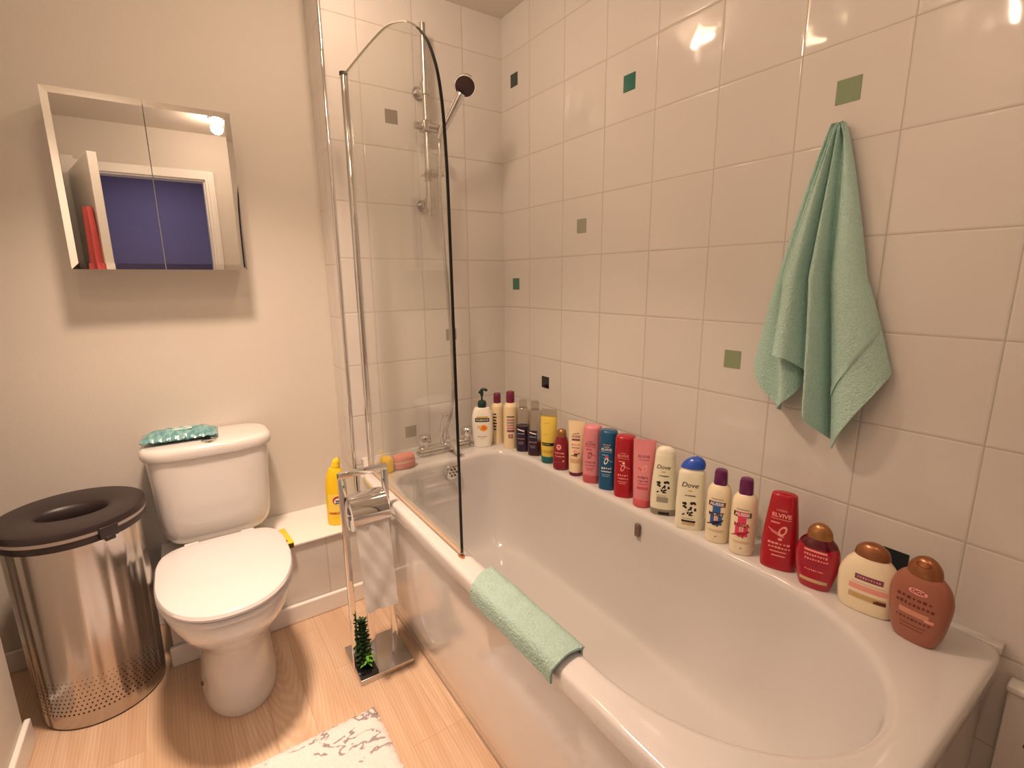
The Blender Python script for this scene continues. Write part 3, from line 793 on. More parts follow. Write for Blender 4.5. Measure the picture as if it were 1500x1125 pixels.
# woven band near the lower right hem
bm = bmesh.new(); L = []
for i in range(int(NU * 17.2 / (nc - 1)), NU - 9):
    ci = i / NU * (nc - 1); nrm = Vector((-1, 0, 0))
    L.append([colpt(ci, .80) - to2 + nrm * .0037, colpt(ci, .828) - to2 + nrm * .0037, colpt(ci, .828) - to2 + nrm * .0015, colpt(ci, .80) - to2 + nrm * .0015])
rings(bm, L, True, True, True)
obj('woven_band', bm, m_aquaflat, twc, True, 80)
hk = thing('towel_hook', 'small chrome wall hook behind the top of the hanging aqua towel', 'hook', (0, -1.30, 1.50))
bm = bmesh.new(); box(bm, -.004, 0, -.010, .010, -.022, .004, .0015); tube(bm, spline([(-.002, 0, -.010), (-.010, 0, -.012), (-.013, 0, -.004), (-.013, 0, .002)], 5), .003, 10)
obj('hook_body', bm, m_chrome, hk)

ft = thing('bath_towel_mat', 'folded aqua towel draped over the front rim of the bath', 'towel', (-.69, -1.1, ZR))
fo = Vector((-.69, -1.1, ZR))
prof = [(-.7265, ZR - .030), (-.7262, ZR - .012), (-.7235, ZR + .0015), (-.715, ZR + .0075), (-.70, ZR + .0085), (-.68, ZR + .0085), (-.664, ZR + .007), (-.652, ZR - .001), (-.6475, ZR - .016), (-.640, ZR - .05), (-.630, ZR - .085)]
pp = [(p.x, p.z) for p in spline([(x, 0, z) for x, z in prof], 6)]
bm = bmesh.new(); V = []; NP = len(pp)
for i in range(61):
    u = i / 60; row = []
    for k, (x, z) in enumerate(pp):
        s = k / (NP - 1)
        ya = interp([0, .25, .6, 1], [-.968, -.962, -.935, -.905], s); yb = interp([0, .25, .6, 1], [-1.252, -1.256, -1.252, -1.225], s)
        w = .0010 * math.sin(u * 23 + s * 5) + .0012 * math.sin(u * 9 + 2)
        row.append(bm.verts.new(Vector((x - (abs(w) if s < .2 else 0) + (abs(w) * 1.5 if s > .85 else 0), lerp(ya, yb, u) + .002 * math.sin(s * 17), z + (abs(w) if .2 < s < .7 else 0))) - fo))
    V.append(row)
for i in range(60):
    for k in range(NP - 1): bm.faces.new((V[i][k], V[i + 1][k], V[i + 1][k + 1], V[i][k + 1]))
bmesh.ops.recalc_face_normals(bm, faces=bm.faces)
bmesh.ops.solidify(bm, geom=bm.faces[:], thickness=-.005)
obj('towel_cloth', bm, m_aquamat, ft, True, 80)

# ------------------------------------------------------------------ bottles: tools
_fc = {}
def text_polys(s, size, shear=0, bold=0):
    key = (s, shear, bold)
    if key not in _fc:
        cu = bpy.data.curves.new('t', 'FONT'); cu.body = s; cu.size = 1; cu.align_x = 'CENTER'; cu.align_y = 'CENTER'; cu.shear = shear; cu.offset = bold; cu.resolution_u = 3
        ob = bpy.data.objects.new('t', cu); COL.objects.link(ob)
        dg = bpy.context.evaluated_depsgraph_get(); me = bpy.data.meshes.new_from_object(ob.evaluated_get(dg))
        _fc[key] = ([tuple(v.co[:2]) for v in me.vertices], [tuple(p.vertices) for p in me.polygons])
        bpy.data.objects.remove(ob); bpy.data.curves.remove(cu); bpy.data.meshes.remove(me)
    vs, fs = _fc[key]
    return [(x * size, y * size) for x, y in vs], fs

class Body:
    """sections: list of (z, rx, ry, n) -> superellipse rings, front is -Y"""
    def __init__(s, secs, smooth=True, k=5):
        if smooth:
            P = spline([(a, b, c) for a, b, c, d in secs], k); ns = spline([(d, 0, 0) for *_, d in secs], k)
            s.S = [(max(p.x, 0), max(p.y, .0004), max(p.z, .0004), max(q.x, 1.6)) for p, q in zip(P, ns)]
            s.S = [s.S[0]] + [b for a, b in zip(s.S, s.S[1:]) if b[0] > a[0] + 1e-6 or abs(b[1] - a[1]) > 1e-6]
        else: s.S = list(secs)
    def mesh(s, bm, n=48, cap0=True, cap1=True):
        L = []
        for z, rx, ry, e in s.S:
            L.append([Vector((rx * math.copysign(abs(math.cos(t)) ** (2 / e), math.cos(t)), ry * math.copysign(abs(math.sin(t)) ** (2 / e), math.sin(t)), z)) for t in (2 * PI * (i + .5) / n for i in range(n))])
        rings(bm, L, True, cap0, cap1); return bm
    def surf(s, x, z, off=.0004):
        S = s.S
        z = min(max(z, S[0][0]), S[-1][0])
        for a, b in zip(S, S[1:]):
            if a[0] <= z <= b[0] and b[0] > a[0]:
                t = (z - a[0]) / (b[0] - a[0]); break
        else: a = b = S[-1]; t = 0
        rx, ry, e = [lerp(a[k], b[k], t) for k in (1, 2, 3)]
        q = min(abs(x) / rx, .985)
        return Vector((math.copysign(min(abs(x), rx * .985), x), -(ry * (1 - q ** e) ** (1 / e) + off), z))

class Label:
    def __init__(s, body): s.b = body; s.bm = bmesh.new(); s.mats = []; s.layer = 0
    def _mi(s, m):
        if m not in s.mats: s.mats.append(m)
        return s.mats.index(m)
    def poly(s, vs, fs, m, up=1):
        mi = s._mi(m); off = .0003 * up
        V = [s.bm.verts.new(s.b.surf(x, z, off)) for x, z in vs]
        for f in fs:
            try:
                F = s.bm.faces.new([V[i] for i in f]); F.material_index = mi
            except ValueError: pass
    def rect(s, cx, cz, w, h, m, up=1, nx=10, nz=4, skew=0):
        vs = [(cx + (i / nx - .5) * w, cz + (j / nz - .5) * h + skew * (i / nx - .5)) for j in range(nz + 1) for i in range(nx + 1)]
        s.poly(vs, [(j * (nx + 1) + i, j * (nx + 1) + i + 1, (j + 1) * (nx + 1) + i + 1, (j + 1) * (nx + 1) + i) for j in range(nz) for i in range(nx)], m, up)
    def ell(s, cx, cz, w, h, m, up=1, n=24, rot=0, hole=0):
        vs = []; fs = []
        K = 3
        for k in range(K + 1):
            r = lerp(hole, 1, k / K)
            for i in range(n):
                a = 2 * PI * i / n; x = .5 * w * r * math.cos(a); z = .5 * h * r * math.sin(a)
                vs.append((cx + x * math.cos(rot) - z * math.sin(rot), cz + x * math.sin(rot) + z * math.cos(rot)))
        for k in range(K):
            for i in range(n):
                j = (i + 1) % n; fs.append((k * n + i, k * n + j, (k + 1) * n + j, (k + 1) * n + i))
        s.poly(vs, fs, m, up)
    def text(s, t, cx, cz, size, m, up=2, shear=0, bold=0.012, maxw=None):
        vs, fs = text_polys(t, size, shear, bold)
        w = max(x for x, _ in vs) - min(x for x, _ in vs)
        k = min(1, maxw / w) if maxw and w > 0 else 1
        s.poly([(cx + x * k, cz + y) for x, y in vs], fs, m, up)
    def marks(s, k, cx, cz, size, m, up=2, maxw=None, shear=0, bold=0):
        # a line of print too small to read in the photo: k short irregular strokes
        rnd = random.Random(k * 31 + int(cz * 1e4)); w = maxw or k * size * .6; st = w / k
        for i in range(k):
            x = cx - w / 2 + (i + .5) * st
            s.rect(x, cz + rnd.uniform(-.05, .08) * size, st * rnd.uniform(.45, .8), size * rnd.uniform(.35, .62), m, up, 2, 1)
    def done(s, parent, name='label'):
        return obj(name, s.bm, s.mats or [m_black], parent, False)

def pm(name, c, rough=.25, coat=.25, trans=0., sss=0):
    return mat(name, srgb(*c), rough, coat=coat)
c_white = pm('white_bottle_plastic', (240, 236, 224)); c_cream = pm('cream_bottle_plastic', (238, 218, 178)); c_maroon = pm('maroon_cap', (112, 30, 66)); c_purple = pm('purple_cap', (98, 26, 84))
c_green = pm('dark_green_cap', (16, 52, 42)); c_yellow = pm('yellow_tube', (232, 204, 92)); c_teal = pm('teal_cap', (28, 104, 104)); c_pink = pm('rose_pink_plastic', (222, 138, 146)); c_pink2 = pm('deep_pink_base', (204, 90, 98))
c_blue = pm('petrol_blue_plastic', (18, 86, 128)); c_red = pm('bright_red_plastic', (172, 22, 38)); c_bronze = mat('bronze_cap', srgb(168, 118, 72), .28, .65, coat=.3); c_bronze2 = mat('copper_cap', srgb(152, 98, 62), .3, .55, coat=.3)
c_wine = pm('wine_red_plastic', (134, 26, 44)); c_crimson = mat('crimson_clear_plastic', srgb(168, 16, 44), .08, coat=.5); c_dkred = mat('dark_ruby_clear', srgb(88, 6, 26), .08, coat=.5); c_brown = pm('copper_brown_plastic', (158, 98, 78), .35)
c_bluecap = pm('royal_blue_cap', (44, 88, 196)); c_grey = pm('silver_grey_cap', (150, 140, 124)); c_ivory = pm('ivory_bottle', (240, 226, 194)); c_dovew = pm('pearl_bottle', (238, 234, 208))
i_black = mat('ink_black', srgb(34, 28, 30), .5); i_white = mat('ink_white', srgb(244, 236, 226), .5); i_orange = mat('ink_orange', srgb(240, 150, 40), .5); i_gold = mat('ink_gold', srgb(206, 170, 62), .5); i_dgreen = mat('ink_green', srgb(44, 58, 38), .5)
i_pinkbar = mat('ink_dusty_pink', srgb(196, 140, 140), .5); i_mauve = mat('ink_mauve', srgb(132, 72, 92), .5); i_blue = mat('ink_blue', srgb(52, 98, 160), .5); i_hot = mat('ink_hot_pink', srgb(224, 66, 108), .5); i_navy = mat('ink_navy', srgb(34, 30, 72), .5)
i_tan = mat('ink_tan', srgb(206, 176, 130), .5); i_redd = mat('ink_red', srgb(176, 34, 50), .5); i_brown = mat('ink_brown', srgb(104, 48, 36), .5); i_greyt = mat('ink_grey', srgb(160, 152, 138), .5); i_rose = mat('ink_rose', srgb(236, 160, 150), .5); i_lblue = mat('ink_pale_blue', srgb(150, 190, 214), .5)
m_dkliq = mat('dark_plum_label', srgb(44, 26, 58), .3, coat=.3); m_amber = mat('amber_brown_liquid', srgb(88, 34, 30), .2, coat=.3)

# base-front point (x, y) measured on the rim, plan radius and facing angle from -x towards -y
GRP = 'bottles along the bath ledge'
def bottle(name, label, cat, x, y, push, face, sz=1.0, sw=1.0):
    d = Vector((x + 1.205, y + 1.838, 0)).normalized() * push
    t = thing(name, label, cat, (x + d.x, y + d.y, ZR + .0004), -PI / 2 + math.radians(face), GRP)
    t.scale = (sw, sw, sz)
    return t
def part(name, body, m, parent, **k):
    bm = bmesh.new(); body.mesh(bm, **k); return obj(name, bm, m, parent, True, 50)

# 1 pump lotion
t = bottle('pump_bottle', 'white pump bottle with a dark green pump, next to the tap', 'bottle', -.222, -.166, .028, 58)
b = Body([(0, .033, .022, 2.4), (.004, .036, .025, 2.6), (.05, .042, .027, 2.6), (.11, .0435, .028, 2.6), (.14, .040, .026, 2.5), (.156, .034, .023, 2.3), (.164, .029, .020, 2.1), (.1655, .016, .016, 2)])
part('bottle_body', b, c_white, t)
l = Label(b)
l.rect(0, .1165, .058, .016, i_dgreen, 1); l.rect(0, .128, .046, .006, i_gold, 1); l.text('PALMOLIVE', 0, .1165, .0098, i_white, 2, maxw=.052)
l.ell(.005, .083, .032, .026, i_orange, 1); l.ell(-.012, .087, .018, .014, mat('ink_almond', srgb(226, 196, 150), .5), 1); l.ell(.007, .084, .013, .011, mat('ink_deep_orange', srgb(226, 110, 30), .5), 2)
l.done(t); l = Label(b); l.marks(8, 0, .046, .0085, i_greyt, 1); l.rect(0, .039, .022, .0016, i_tan, 1); l.done(t, 'small_print')
bm = bmesh.new(); lathe(bm, [(.0175, .165), (.018, .184), (.013, .192), (.006, .194)], n=24); pc = obj('pump_collar', bm, c_green, t)
bm = bmesh.new(); lathe(bm, [(.0038, .193), (.0038, .214)], n=12); tube(bm, spline([(-.009, 0, .222), (-.002, 0, .232), (.006, -.002, .239), (.016, -.004, .238), (.020, -.005, .232)], 4), [.0068] * 8 + [.0055] * 9, 12); lathe(bm, [(.0062, .212), (.0072, .230), (.005, .24)], n=14); obj('pump_head', bm, c_green, t)

# 2, 3 cream bottles with maroon caps in the corner
for (x, y, h, R, lab, face, var) in ((-.146, -.160, .214, .0265, 'shorter cream bottle with maroon cap beside the white pump bottle', 20, 0), (-.138, -.246, .235, .0295, 'taller cream bottle with maroon cap at the corner of the ledge', 50, 1)):
    t = bottle('shampoo_bottle', lab, 'bottle', x, y, R - .004, face)
    b = Body([(0, R * .86, R * .86, 2), (.004, R * .96, R * .96, 2), (h * .35, R, R, 2), (h * .68, R * .98, R * .98, 2), (h * .76, R * .88, R * .88, 2), (h * .80, R * .62, R * .62, 2), (h * .805, R * .5, R * .5, 2)])
    part('bottle_body', b, c_cream, t)
    bm = bmesh.new(); lathe(bm, [(R * .56, h * .795), (R * .58, h * .90), (R * .55, h * .985), (R * .44, h), (.001, h)], n=28); obj('cap', bm, c_maroon, t)
    l = Label(b)
    if var == 0:
        for k, w in enumerate((.012, .016, .013, .017, .014, .012)): l.rect(.006, h * .60 - k * .013, w, .006, i_black, 1); 
    else:
        l.rect(.003, h * .575, .030, .0045, i_black, 1)
        for k in range(5): l.rect(.003, h * .52 - k * .0115, .030, .0088, (i_pinkbar, i_mauve, i_pinkbar, i_pinkbar, i_mauve)[k] if k != 1 else i_greyt, 1)
        l.rect(.003, h * .23, .018, .016, i_mauve, 1); l.rect(.003, h * .23, .012, .011, i_pinkbar, 2)
    l.done(t)

# 4, 5 clear bottles with dark contents
for (x, y, h, lab, face, top_) in ((-.119, -.306, .208, 'clear bottle with a dark plum label, first of the see-through pair', 42, .50), (-.110, -.372, .214, 'clear bottle with dark brown liquid, second of the see-through pair', 42, .26)):
    R = .0285
    t = bottle('shower_gel_bottle', lab, 'bottle', x, y, R - .004, face)
    b = Body([(0, R * .9, R * .75, 2.4), (.004, R, R * .82, 2.4), (h * .4, R, R * .82, 2.4), (h * .70, R * .98, R * .8, 2.3), (h * .82, R * .80, R * .7, 2.1), (h * .86, R * .55, R * .55, 2)])
    part('bottle_body', b, m_clear, t)
    b2 = Body([(.003, R * .88, R * .70, 2.4), (.008, R * .93, R * .75, 2.4), (h * top_ * .9, R * .94, R * .76, 2.4), (h * top_, R * .90, R * .74, 2.4)], True, 3)
    part('liquid', b2, m_dkliq if top_ > .4 else m_amber, t)
    bm = bmesh.new(); lathe(bm, [(R * .56, h * .85), (R * .56, h * .98), (R * .5, h), (.001, h)], n=24); obj('cap', bm, m_clear, t)
    l = Label(b); l.rect(-.004, h * .27, .034, h * .42, m_dkliq, 1, 12, 6); l.rect(-.004, h * .43, .028, .005, i_white, 2, skew=-.006); l.marks(5, -.004, h * .36, .0085, i_lblue, 2, maxw=.028)
    l.marks(7, -.004, h * .26, .0075, i_pinkbar, 2, shear=.3); l.rect(-.004, h * .19, .022, .002, i_greyt, 2); l.rect(-.004, h * .16, .018, .002, i_greyt, 2); l.done(t)

def tubebody(h, w, d, zc=.03):
    return Body([(zc, d, d, 2), (zc + .004, d * 1.02, d * 1.02, 2), (h * .45, lerp(d, w, .5), d * .75, 2.1), (h * .75, w * .95, d * .36, 2.3), (h * .93, w, .003, 3), (h, w, .0012, 4)], True, 4)
# 6 yellow tube, clear crimped top, teal foot cap
h = .203; t = bottle('lotion_tube', 'yellow tube with a dark green band and teal foot cap', 'tube', -.113, -.462, .023, 38)
b = Body([(.024, .027, .025, 2), (.06, .029, .024, 2.1), (.12, .0305, .019, 2.3), (.165, .0305, .012, 2.6), (.176, .0305, .010, 2.8)], True, 4); part('tube_body', b, c_yellow, t)
b3 = Body([(.176, .0304, .0098, 2.8), (.19, .030, .005, 3), (h, .0295, .0012, 4)], True, 3); part('clear_crimp', b3, m_clear, t)
bm = bmesh.new(); lathe(bm, [(.0275, 0), (.0285, .002), (.0285, .022), (.0275, .025), (.001, .025)], n=32); obj('foot_cap', bm, c_teal, t)
l = Label(b); l.rect(0, .073, .056, .012, c_green, 1); l.marks(9, -.006, .073, .006, i_gold, 2, maxw=.03); l.done(t, 'dark_band'); l = Label(b); l.rect(-.006, .110, .016, .003, i_gold, 1); l.done(t, 'small_print'); l = Label(b); l.rect(-.004, .152, .022, .003, i_gold, 1, skew=.004); l.done(t, 'small_print'); l = Label(b); l.rect(0, .045, .040, .012, i_gold, 1); l.done(t, 'gold_patch')
# 7 small wine red bottle
h = .148; t = bottle('conditioner_bottle', 'small wine red bottle with bronze cap beside the yellow tube', 'bottle', -.122, -.546, .026, 40)
b = Body([(0, .027, .021, 2.2), (.005, .030, .024, 2.2), (.03, .0315, .025, 2.2), (.07, .029, .024, 2.2), (.10, .0245, .021, 2.1), (.120, .018, .017, 2), (.125, .013, .013, 2)]); part('bottle_body', b, c_wine, t)
bm = bmesh.new(); lathe(bm, [(.0165, .122), (.0178, .130), (.0165, .142), (.011, .1475), (.001, .148)], n=28); obj('cap', bm, c_bronze, t)
l = Label(b); l.ell(-.006, .086, .018, .020, i_rose, 1, hole=.55); l.text('ogx', -.006, .086, .011, i_rose, 2); l.marks(9, -.003, .064, .0095, i_rose, 1, maxw=.034); l.marks(9, -.002, .052, .008, i_rose, 1, maxw=.036); l.ell(.011, .036, .007, .007, i_rose, 1); l.rect(-.003, .030, .034, .002, i_mauve, 1); l.done(t)
# 8 cream tube, maroon foot
h = .193; t = bottle('conditioner_tube', 'cream tube with pink and dark print and a maroon foot cap', 'tube', -.113, -.614, .021, 38)
b = tubebody(h, .029, .0245, .015); part('tube_body', b, c_cream, t)
bm = bmesh.new(); lathe(bm, [(.0235, 0), (.0245, .002), (.0245, .014), (.0235, .0155), (.001, .0155)], n=32); obj('foot_cap', bm, c_maroon, t)
l = Label(b); l.rect(0, .150, .022, .0025, i_mauve, 1, skew=.004); l.text('AUSSIE', 0, .140, .011, i_mauve, 1, maxw=.03, bold=.03); l.rect(0, .129, .028, .007, i_mauve, 1); l.marks(8, 0, .112, .010, i_hot, 1, maxw=.03, bold=.03); l.marks(7, 0, .101, .009, i_mauve, 1, maxw=.03, bold=.03)
l.ell(0, .088, .016, .013, i_rose, 1); 
def roo(l, cx, cz, s, m):
    l.ell(cx + .001 * s, cz, .016 * s, .0075 * s, m, 2, rot=.25); l.ell(cx + .011 * s, cz + .0045 * s, .008 * s, .004 * s, m, 2, rot=.5); l.rect(cx - .010 * s, cz - .004 * s, .012 * s, .0022 * s, m, 2, skew=.006 * s); l.rect(cx + .004 * s, cz - .005 * s, .003 * s, .007 * s, m, 2); l.rect(cx - .002 * s, cz - .0055 * s, .0075 * s, .0024 * s, m, 2)
roo(l, .001, .078, 1.0, i_brown); l.rect(0, .055, .036, .016, i_tan, 1); l.done(t)

def elvive(t, h, R, bodym, ink, ink2, low, capz=.80, flat=.9):
    b = Body([(0, R * .90, R * .80 * flat, 2.5), (.004, R * .97, R * .88 * flat, 2.5), (h * .3, R, R * .92 * flat, 2.5), (h * .75, R, R * .92 * flat, 2.5), (h * .92, R * .98, R * .88 * flat, 2.6), (h * .975, R * .90, R * .80 * flat, 2.6), (h * .995, R * .7, R * .6 * flat, 2.4), (h, R * .3, R * .25, 2.2)], True, 5)
    part('bottle_body', b, bodym, t)
    l = Label(b)
    l.text("L'OREAL", -.002, h * .735, .0055, ink, 1, maxw=.026); l.text('ELVIVE', -.002, h * .69, .0115, ink, 1, maxw=.036, bold=.025); l.rect(-.002, h * .65, .036, .0014, ink2, 1)
    l.rect(-.006, h * .60, .020, .003, ink2, 1); l.ell(-.002, h * .50, .012, .026, ink, 1, rot=-.35, hole=.62); l.rect(.004, h * .52, .030, .0022, ink2, 1, skew=-.012)
    l.marks(5, -.001, h * .375, .0105, ink, 1, maxw=.034, bold=.02); l.marks(7, -.001, h * .32, .0085, ink, 1, maxw=.034, bold=.02); l.rect(-.002, h * .27, .028, .002, ink2, 1); l.rect(-.002, h * .24, .022, .002, ink2, 1)
    if low is not None: l.rect(0, h * .08, R * 1.9, h * .14, low, 1, 16, 3)
    return b, l
t = bottle('shampoo_bottle', 'rose pink bottle between the cream tube and the blue bottle', 'bottle', -.114, -.694, .024, 34, 0.965, 1.0)
b, l = elvive(t, .206, .0305, c_pink, i_mauve, i_redd, None); l.done(t)
bm = bmesh.new(); Body([(.0005, .0283, .0228, 2.5), (.004, .0303, .0252, 2.5), (.03, .0309, .0256, 2.5)], False).mesh(bm, cap1=False); obj('foot_cap', bm, c_pink2, t)
t = bottle('shampoo_bottle', 'petrol blue bottle with white print between the pink and red bottles', 'bottle', -.110, -.764, .024, 34, 0.945, 1.0)
b, l = elvive(t, .211, .0295, c_blue, i_white, i_lblue, None); l.rect(-.002, .163, .026, .003, i_pinkbar, 2); l.ell(0, .120, .012, .008, i_hot, 2); l.done(t)
t = bottle('shampoo_bottle', 'bright red straight bottle beside the petrol blue bottle', 'bottle', -.109, -.834, .024, 34, 0.94, 1.0)
b, l = elvive(t, .212, .0315, c_red, i_rose, i_rose, None); l.ell(0, .122, .008, .006, i_white, 2); l.done(t)
# 12 pink tube
h = .216; t = bottle('conditioner_tube', 'rose pink crimped tube between the red bottle and the pearl white bottle', 'tube', -.113, -.912, .022, 36, 0.955, 0.96)
b = Body([(.024, .0285, .026, 2), (.07, .0305, .024, 2.1), (.14, .0325, .015, 2.4), (.19, .0335, .006, 3), (h, .034, .0014, 4)], True, 4); part('tube_body', b, c_pink, t)
bm = bmesh.new(); lathe(bm, [(.0275, 0), (.0292, .002), (.0292, .023), (.028, .025), (.001, .025)], n=32); obj('foot_cap', bm, c_pink2, t)
l = Label(b); l.text('ELVIVE', 0, .163, .012, i_mauve, 1, maxw=.036, bold=.02); l.rect(0, .153, .034, .0014, i_mauve, 1); l.ell(.004, .126, .014, .026, i_rose, 1, rot=-.4, hole=.6); l.rect(-.006, .122, .020, .003, i_redd, 1, skew=-.012); l.marks(6, 0, .098, .012, i_mauve, 1, maxw=.032, bold=.03); l.marks(5, 0, .086, .009, i_mauve, 1, maxw=.032, bold=.03); l.rect(0, .064, .034, .009, c_pink2, 1); l.rect(0, .077, .03, .002, i_redd, 1); l.done(t)

# 13, 14 pearl white bottles
def dove(t, b, z1, s):
    l = Label(b)
    l.text('Dove', -.004, z1, .0195 * s, i_black, 1, shear=.25, bold=.008); l.ell(-.002, z1 - .016 * s, .012, .0035, i_gold, 1); l.marks(9, -.002, z1 - .030 * s, .0065, i_black, 1, maxw=.026); l.rect(.004, z1 - .030 * s, .018, .004, i_greyt, 1)
    rnd = random.Random(3)
    for k in range(26):
        l.ell(-.002 + rnd.uniform(-.016, .016), z1 - .068 * s + rnd.uniform(-.019, .019) * s, rnd.uniform(.004, .010), rnd.uniform(.003, .009), i_black, 1, n=8, rot=rnd.uniform(0, 3))
    for k in range(7): l.ell(-.002 + rnd.uniform(-.013, .013), z1 - .068 * s + rnd.uniform(-.016, .016) * s, .004, .0035, i_white, 2, n=8)
    l.rect(-.004, z1 - .098 * s, .030, .0015, i_greyt, 1); l.rect(-.004, z1 - .103 * s, .026, .0015, i_greyt, 1)
    return l
h = .209; t = bottle('conditioner_bottle', 'pearl white bottle tapering to the top, standing on a grey cap', 'bottle', -.106, -.982, .021, 36, 0.975, 1.0)
b = Body([(.020, .036, .022, 2.6), (.05, .0365, .022, 2.6), (.10, .034, .021, 2.6), (.15, .030, .019, 2.5), (.18, .028, .0175, 2.4), (.188, .0265, .016, 2.3)], True, 4); part('bottle_body', b, c_dovew, t)
bm = bmesh.new(); Body([(.188, .0265, .016, 2.3), (.198, .0245, .015, 2.2), (.206, .017, .011, 2), (h, .005, .004, 2)], True, 4).mesh(bm); obj('rounded_end', bm, pm('pearl_end', (244, 240, 218)), t)
bm = bmesh.new(); Body([(0, .033, .020, 2.6), (.003, .035, .0215, 2.6), (.0205, .036, .022, 2.6)], False).mesh(bm); cpp = obj('foot_cap', bm, c_grey, t)
bb = Body([(0, .033, .020, 2.6), (.003, .035, .0215, 2.6), (.0205, .036, .022, 2.6)], False); ll = Label(bb); ll.rect(.004, .0075, .030, .009, i_black, 1); ll.done(cpp, 'thumb_notch')
l = dove(t, b, .150, .88); l.rect(-.002, .050, .032, .016, i_greyt, 1); l.done(t)
h = .212; t = bottle('shampoo_bottle', 'pearl white bottle with a royal blue slanted cap', 'bottle', -.115, -1.078, .022, 34, 0.975, 1.0)
b = Body([(0, .033, .020, 2.6), (.004, .0365, .0225, 2.6), (.06, .038, .0235, 2.6), (.12, .0365, .0225, 2.6), (.158, .0345, .021, 2.5), (.168, .031, .019, 2.4), (.173, .027, .0165, 2.3), (.176, .026, .016, 2.3)], True, 4); part('bottle_body', b, c_dovew, t)
bm = bmesh.new(); L = []
for k in range(9):
    q = min(k / 8, .995); L.append([Vector((.031 * math.cos(a) * (1 - q ** 2.2) ** .6 + .010 * q, .0185 * math.sin(a) * (1 - q ** 2.2) ** .6, .1765 + q * .034)) for a in (2 * PI * i / 36 for i in range(36))])
rings(bm, L, True, True, True); obj('cap', bm, c_bluecap, t)
l = dove(t, b, .132, 1.0); l.rect(-.002, .026, .036, .006, i_black, 1); l.rect(-.002, .018, .034, .008, i_tan, 1); l.done(t)

# 15, 16 cream bottles with purple caps
for (x, y, ink, ink2, lab, word) in ((-.118, -1.163, i_blue, i_navy, 'cream bottle with purple cap and blue print', 'MOIST'), (-.120, -1.232, i_hot, i_redd, 'cream bottle with purple cap and hot pink print', 'MEGA')):
    R = .031; h = .211; t = bottle('shampoo_bottle', lab, 'bottle', x, y, R - .006, 26, .925, .95)
    b = Body([(0, R * .84, R * .74, 2.2), (.005, R * .95, R * .84, 2.2), (.06, R, R * .88, 2.2), (.13, R, R * .88, 2.2), (.152, R * .93, R * .82, 2.1), (.165, R * .72, R * .66, 2), (.170, R * .5, R * .5, 2)])
    part('bottle_body', b, c_ivory, t)
    bm = bmesh.new(); Body([(.166, R * .54, R * .54, 2.4), (.170, R * .57, R * .57, 2.6), (.200, R * .53, R * .53, 2.6), (.208, R * .47, R * .47, 2.5), (h, R * .3, R * .3, 2.3)], False).mesh(bm, 28); obj('cap', bm, c_purple, t)
    l = Label(b); l.rect(-.002, .131, .030, .0016, i_brown, 1); l.rect(-.002, .117, .042, .014, i_brown, 1); l.rect(-.002, .117, .024, .015, ink, 2); l.text('AUSSIE', -.002, .117, .0115, i_white, 3, maxw=.038, bold=.03)
    l.rect(-.002, .100, .020, .018, ink, 1); l.text(word, -.002, .087, .0135, ink2, 2, maxw=.038, bold=.045); l.rect(-.012, .070, .010, .028, ink, 1); l.rect(.008, .070, .010, .028, ink, 1); l.ell(-.002, .074, .007, .018, i_rose, 1)
    roo(l, -.003, .063, 1.35, ink2); l.rect(-.002, .040, .042, .0018, i_tan, 1); l.rect(-.002, .036, .036, .0018, i_tan, 1); l.ell(0, .021, .004, .0032, i_brown, 1); l.done(t)

# 17 large red tapered bottle
h = .207; t = bottle('conditioner_bottle', 'large bright red tapered bottle standing apart beyond the purple-capped pair', 'bottle', -.108, -1.316, .022, 20, 0.9, 0.95)
b = Body([(0, .036, .021, 2.6), (.004, .040, .024, 2.6), (.05, .0405, .0245, 2.6), (.11, .0375, .023, 2.6), (.165, .032, .020, 2.6), (.192, .029, .018, 2.6), (.203, .026, .016, 2.4), (h, .015, .009, 2.2)], True, 5); part('bottle_body', b, c_red, t)
l = Label(b); l.text("L'OREAL", 0, .164, .0065, i_rose, 1, maxw=.034); l.text('ELVIVE', 0, .150, .0145, i_rose, 1, maxw=.044, bold=.03); l.rect(0, .1405, .044, .0014, i_rose, 1); l.rect(-.012, .130, .020, .0035, i_rose, 1)
l.ell(.006, .110, .016, .030, i_rose, 1, rot=-.4, hole=.6); l.rect(-.008, .104, .036, .0025, i_rose, 1, skew=-.016); l.rect(-.006, .099, .028, .0018, i_rose, 1, skew=-.012); l.ell(.002, .087, .010, .007, i_rose, 1)
l.marks(6, 0, .074, .010, i_rose, 1, maxw=.05); l.marks(7, .002, .063, .009, i_rose, 1, maxw=.05); l.rect(0, .052, .036, .003, i_rose, 1); l.rect(.002, .041, .030, .003, i_rose, 1); l.done(t)

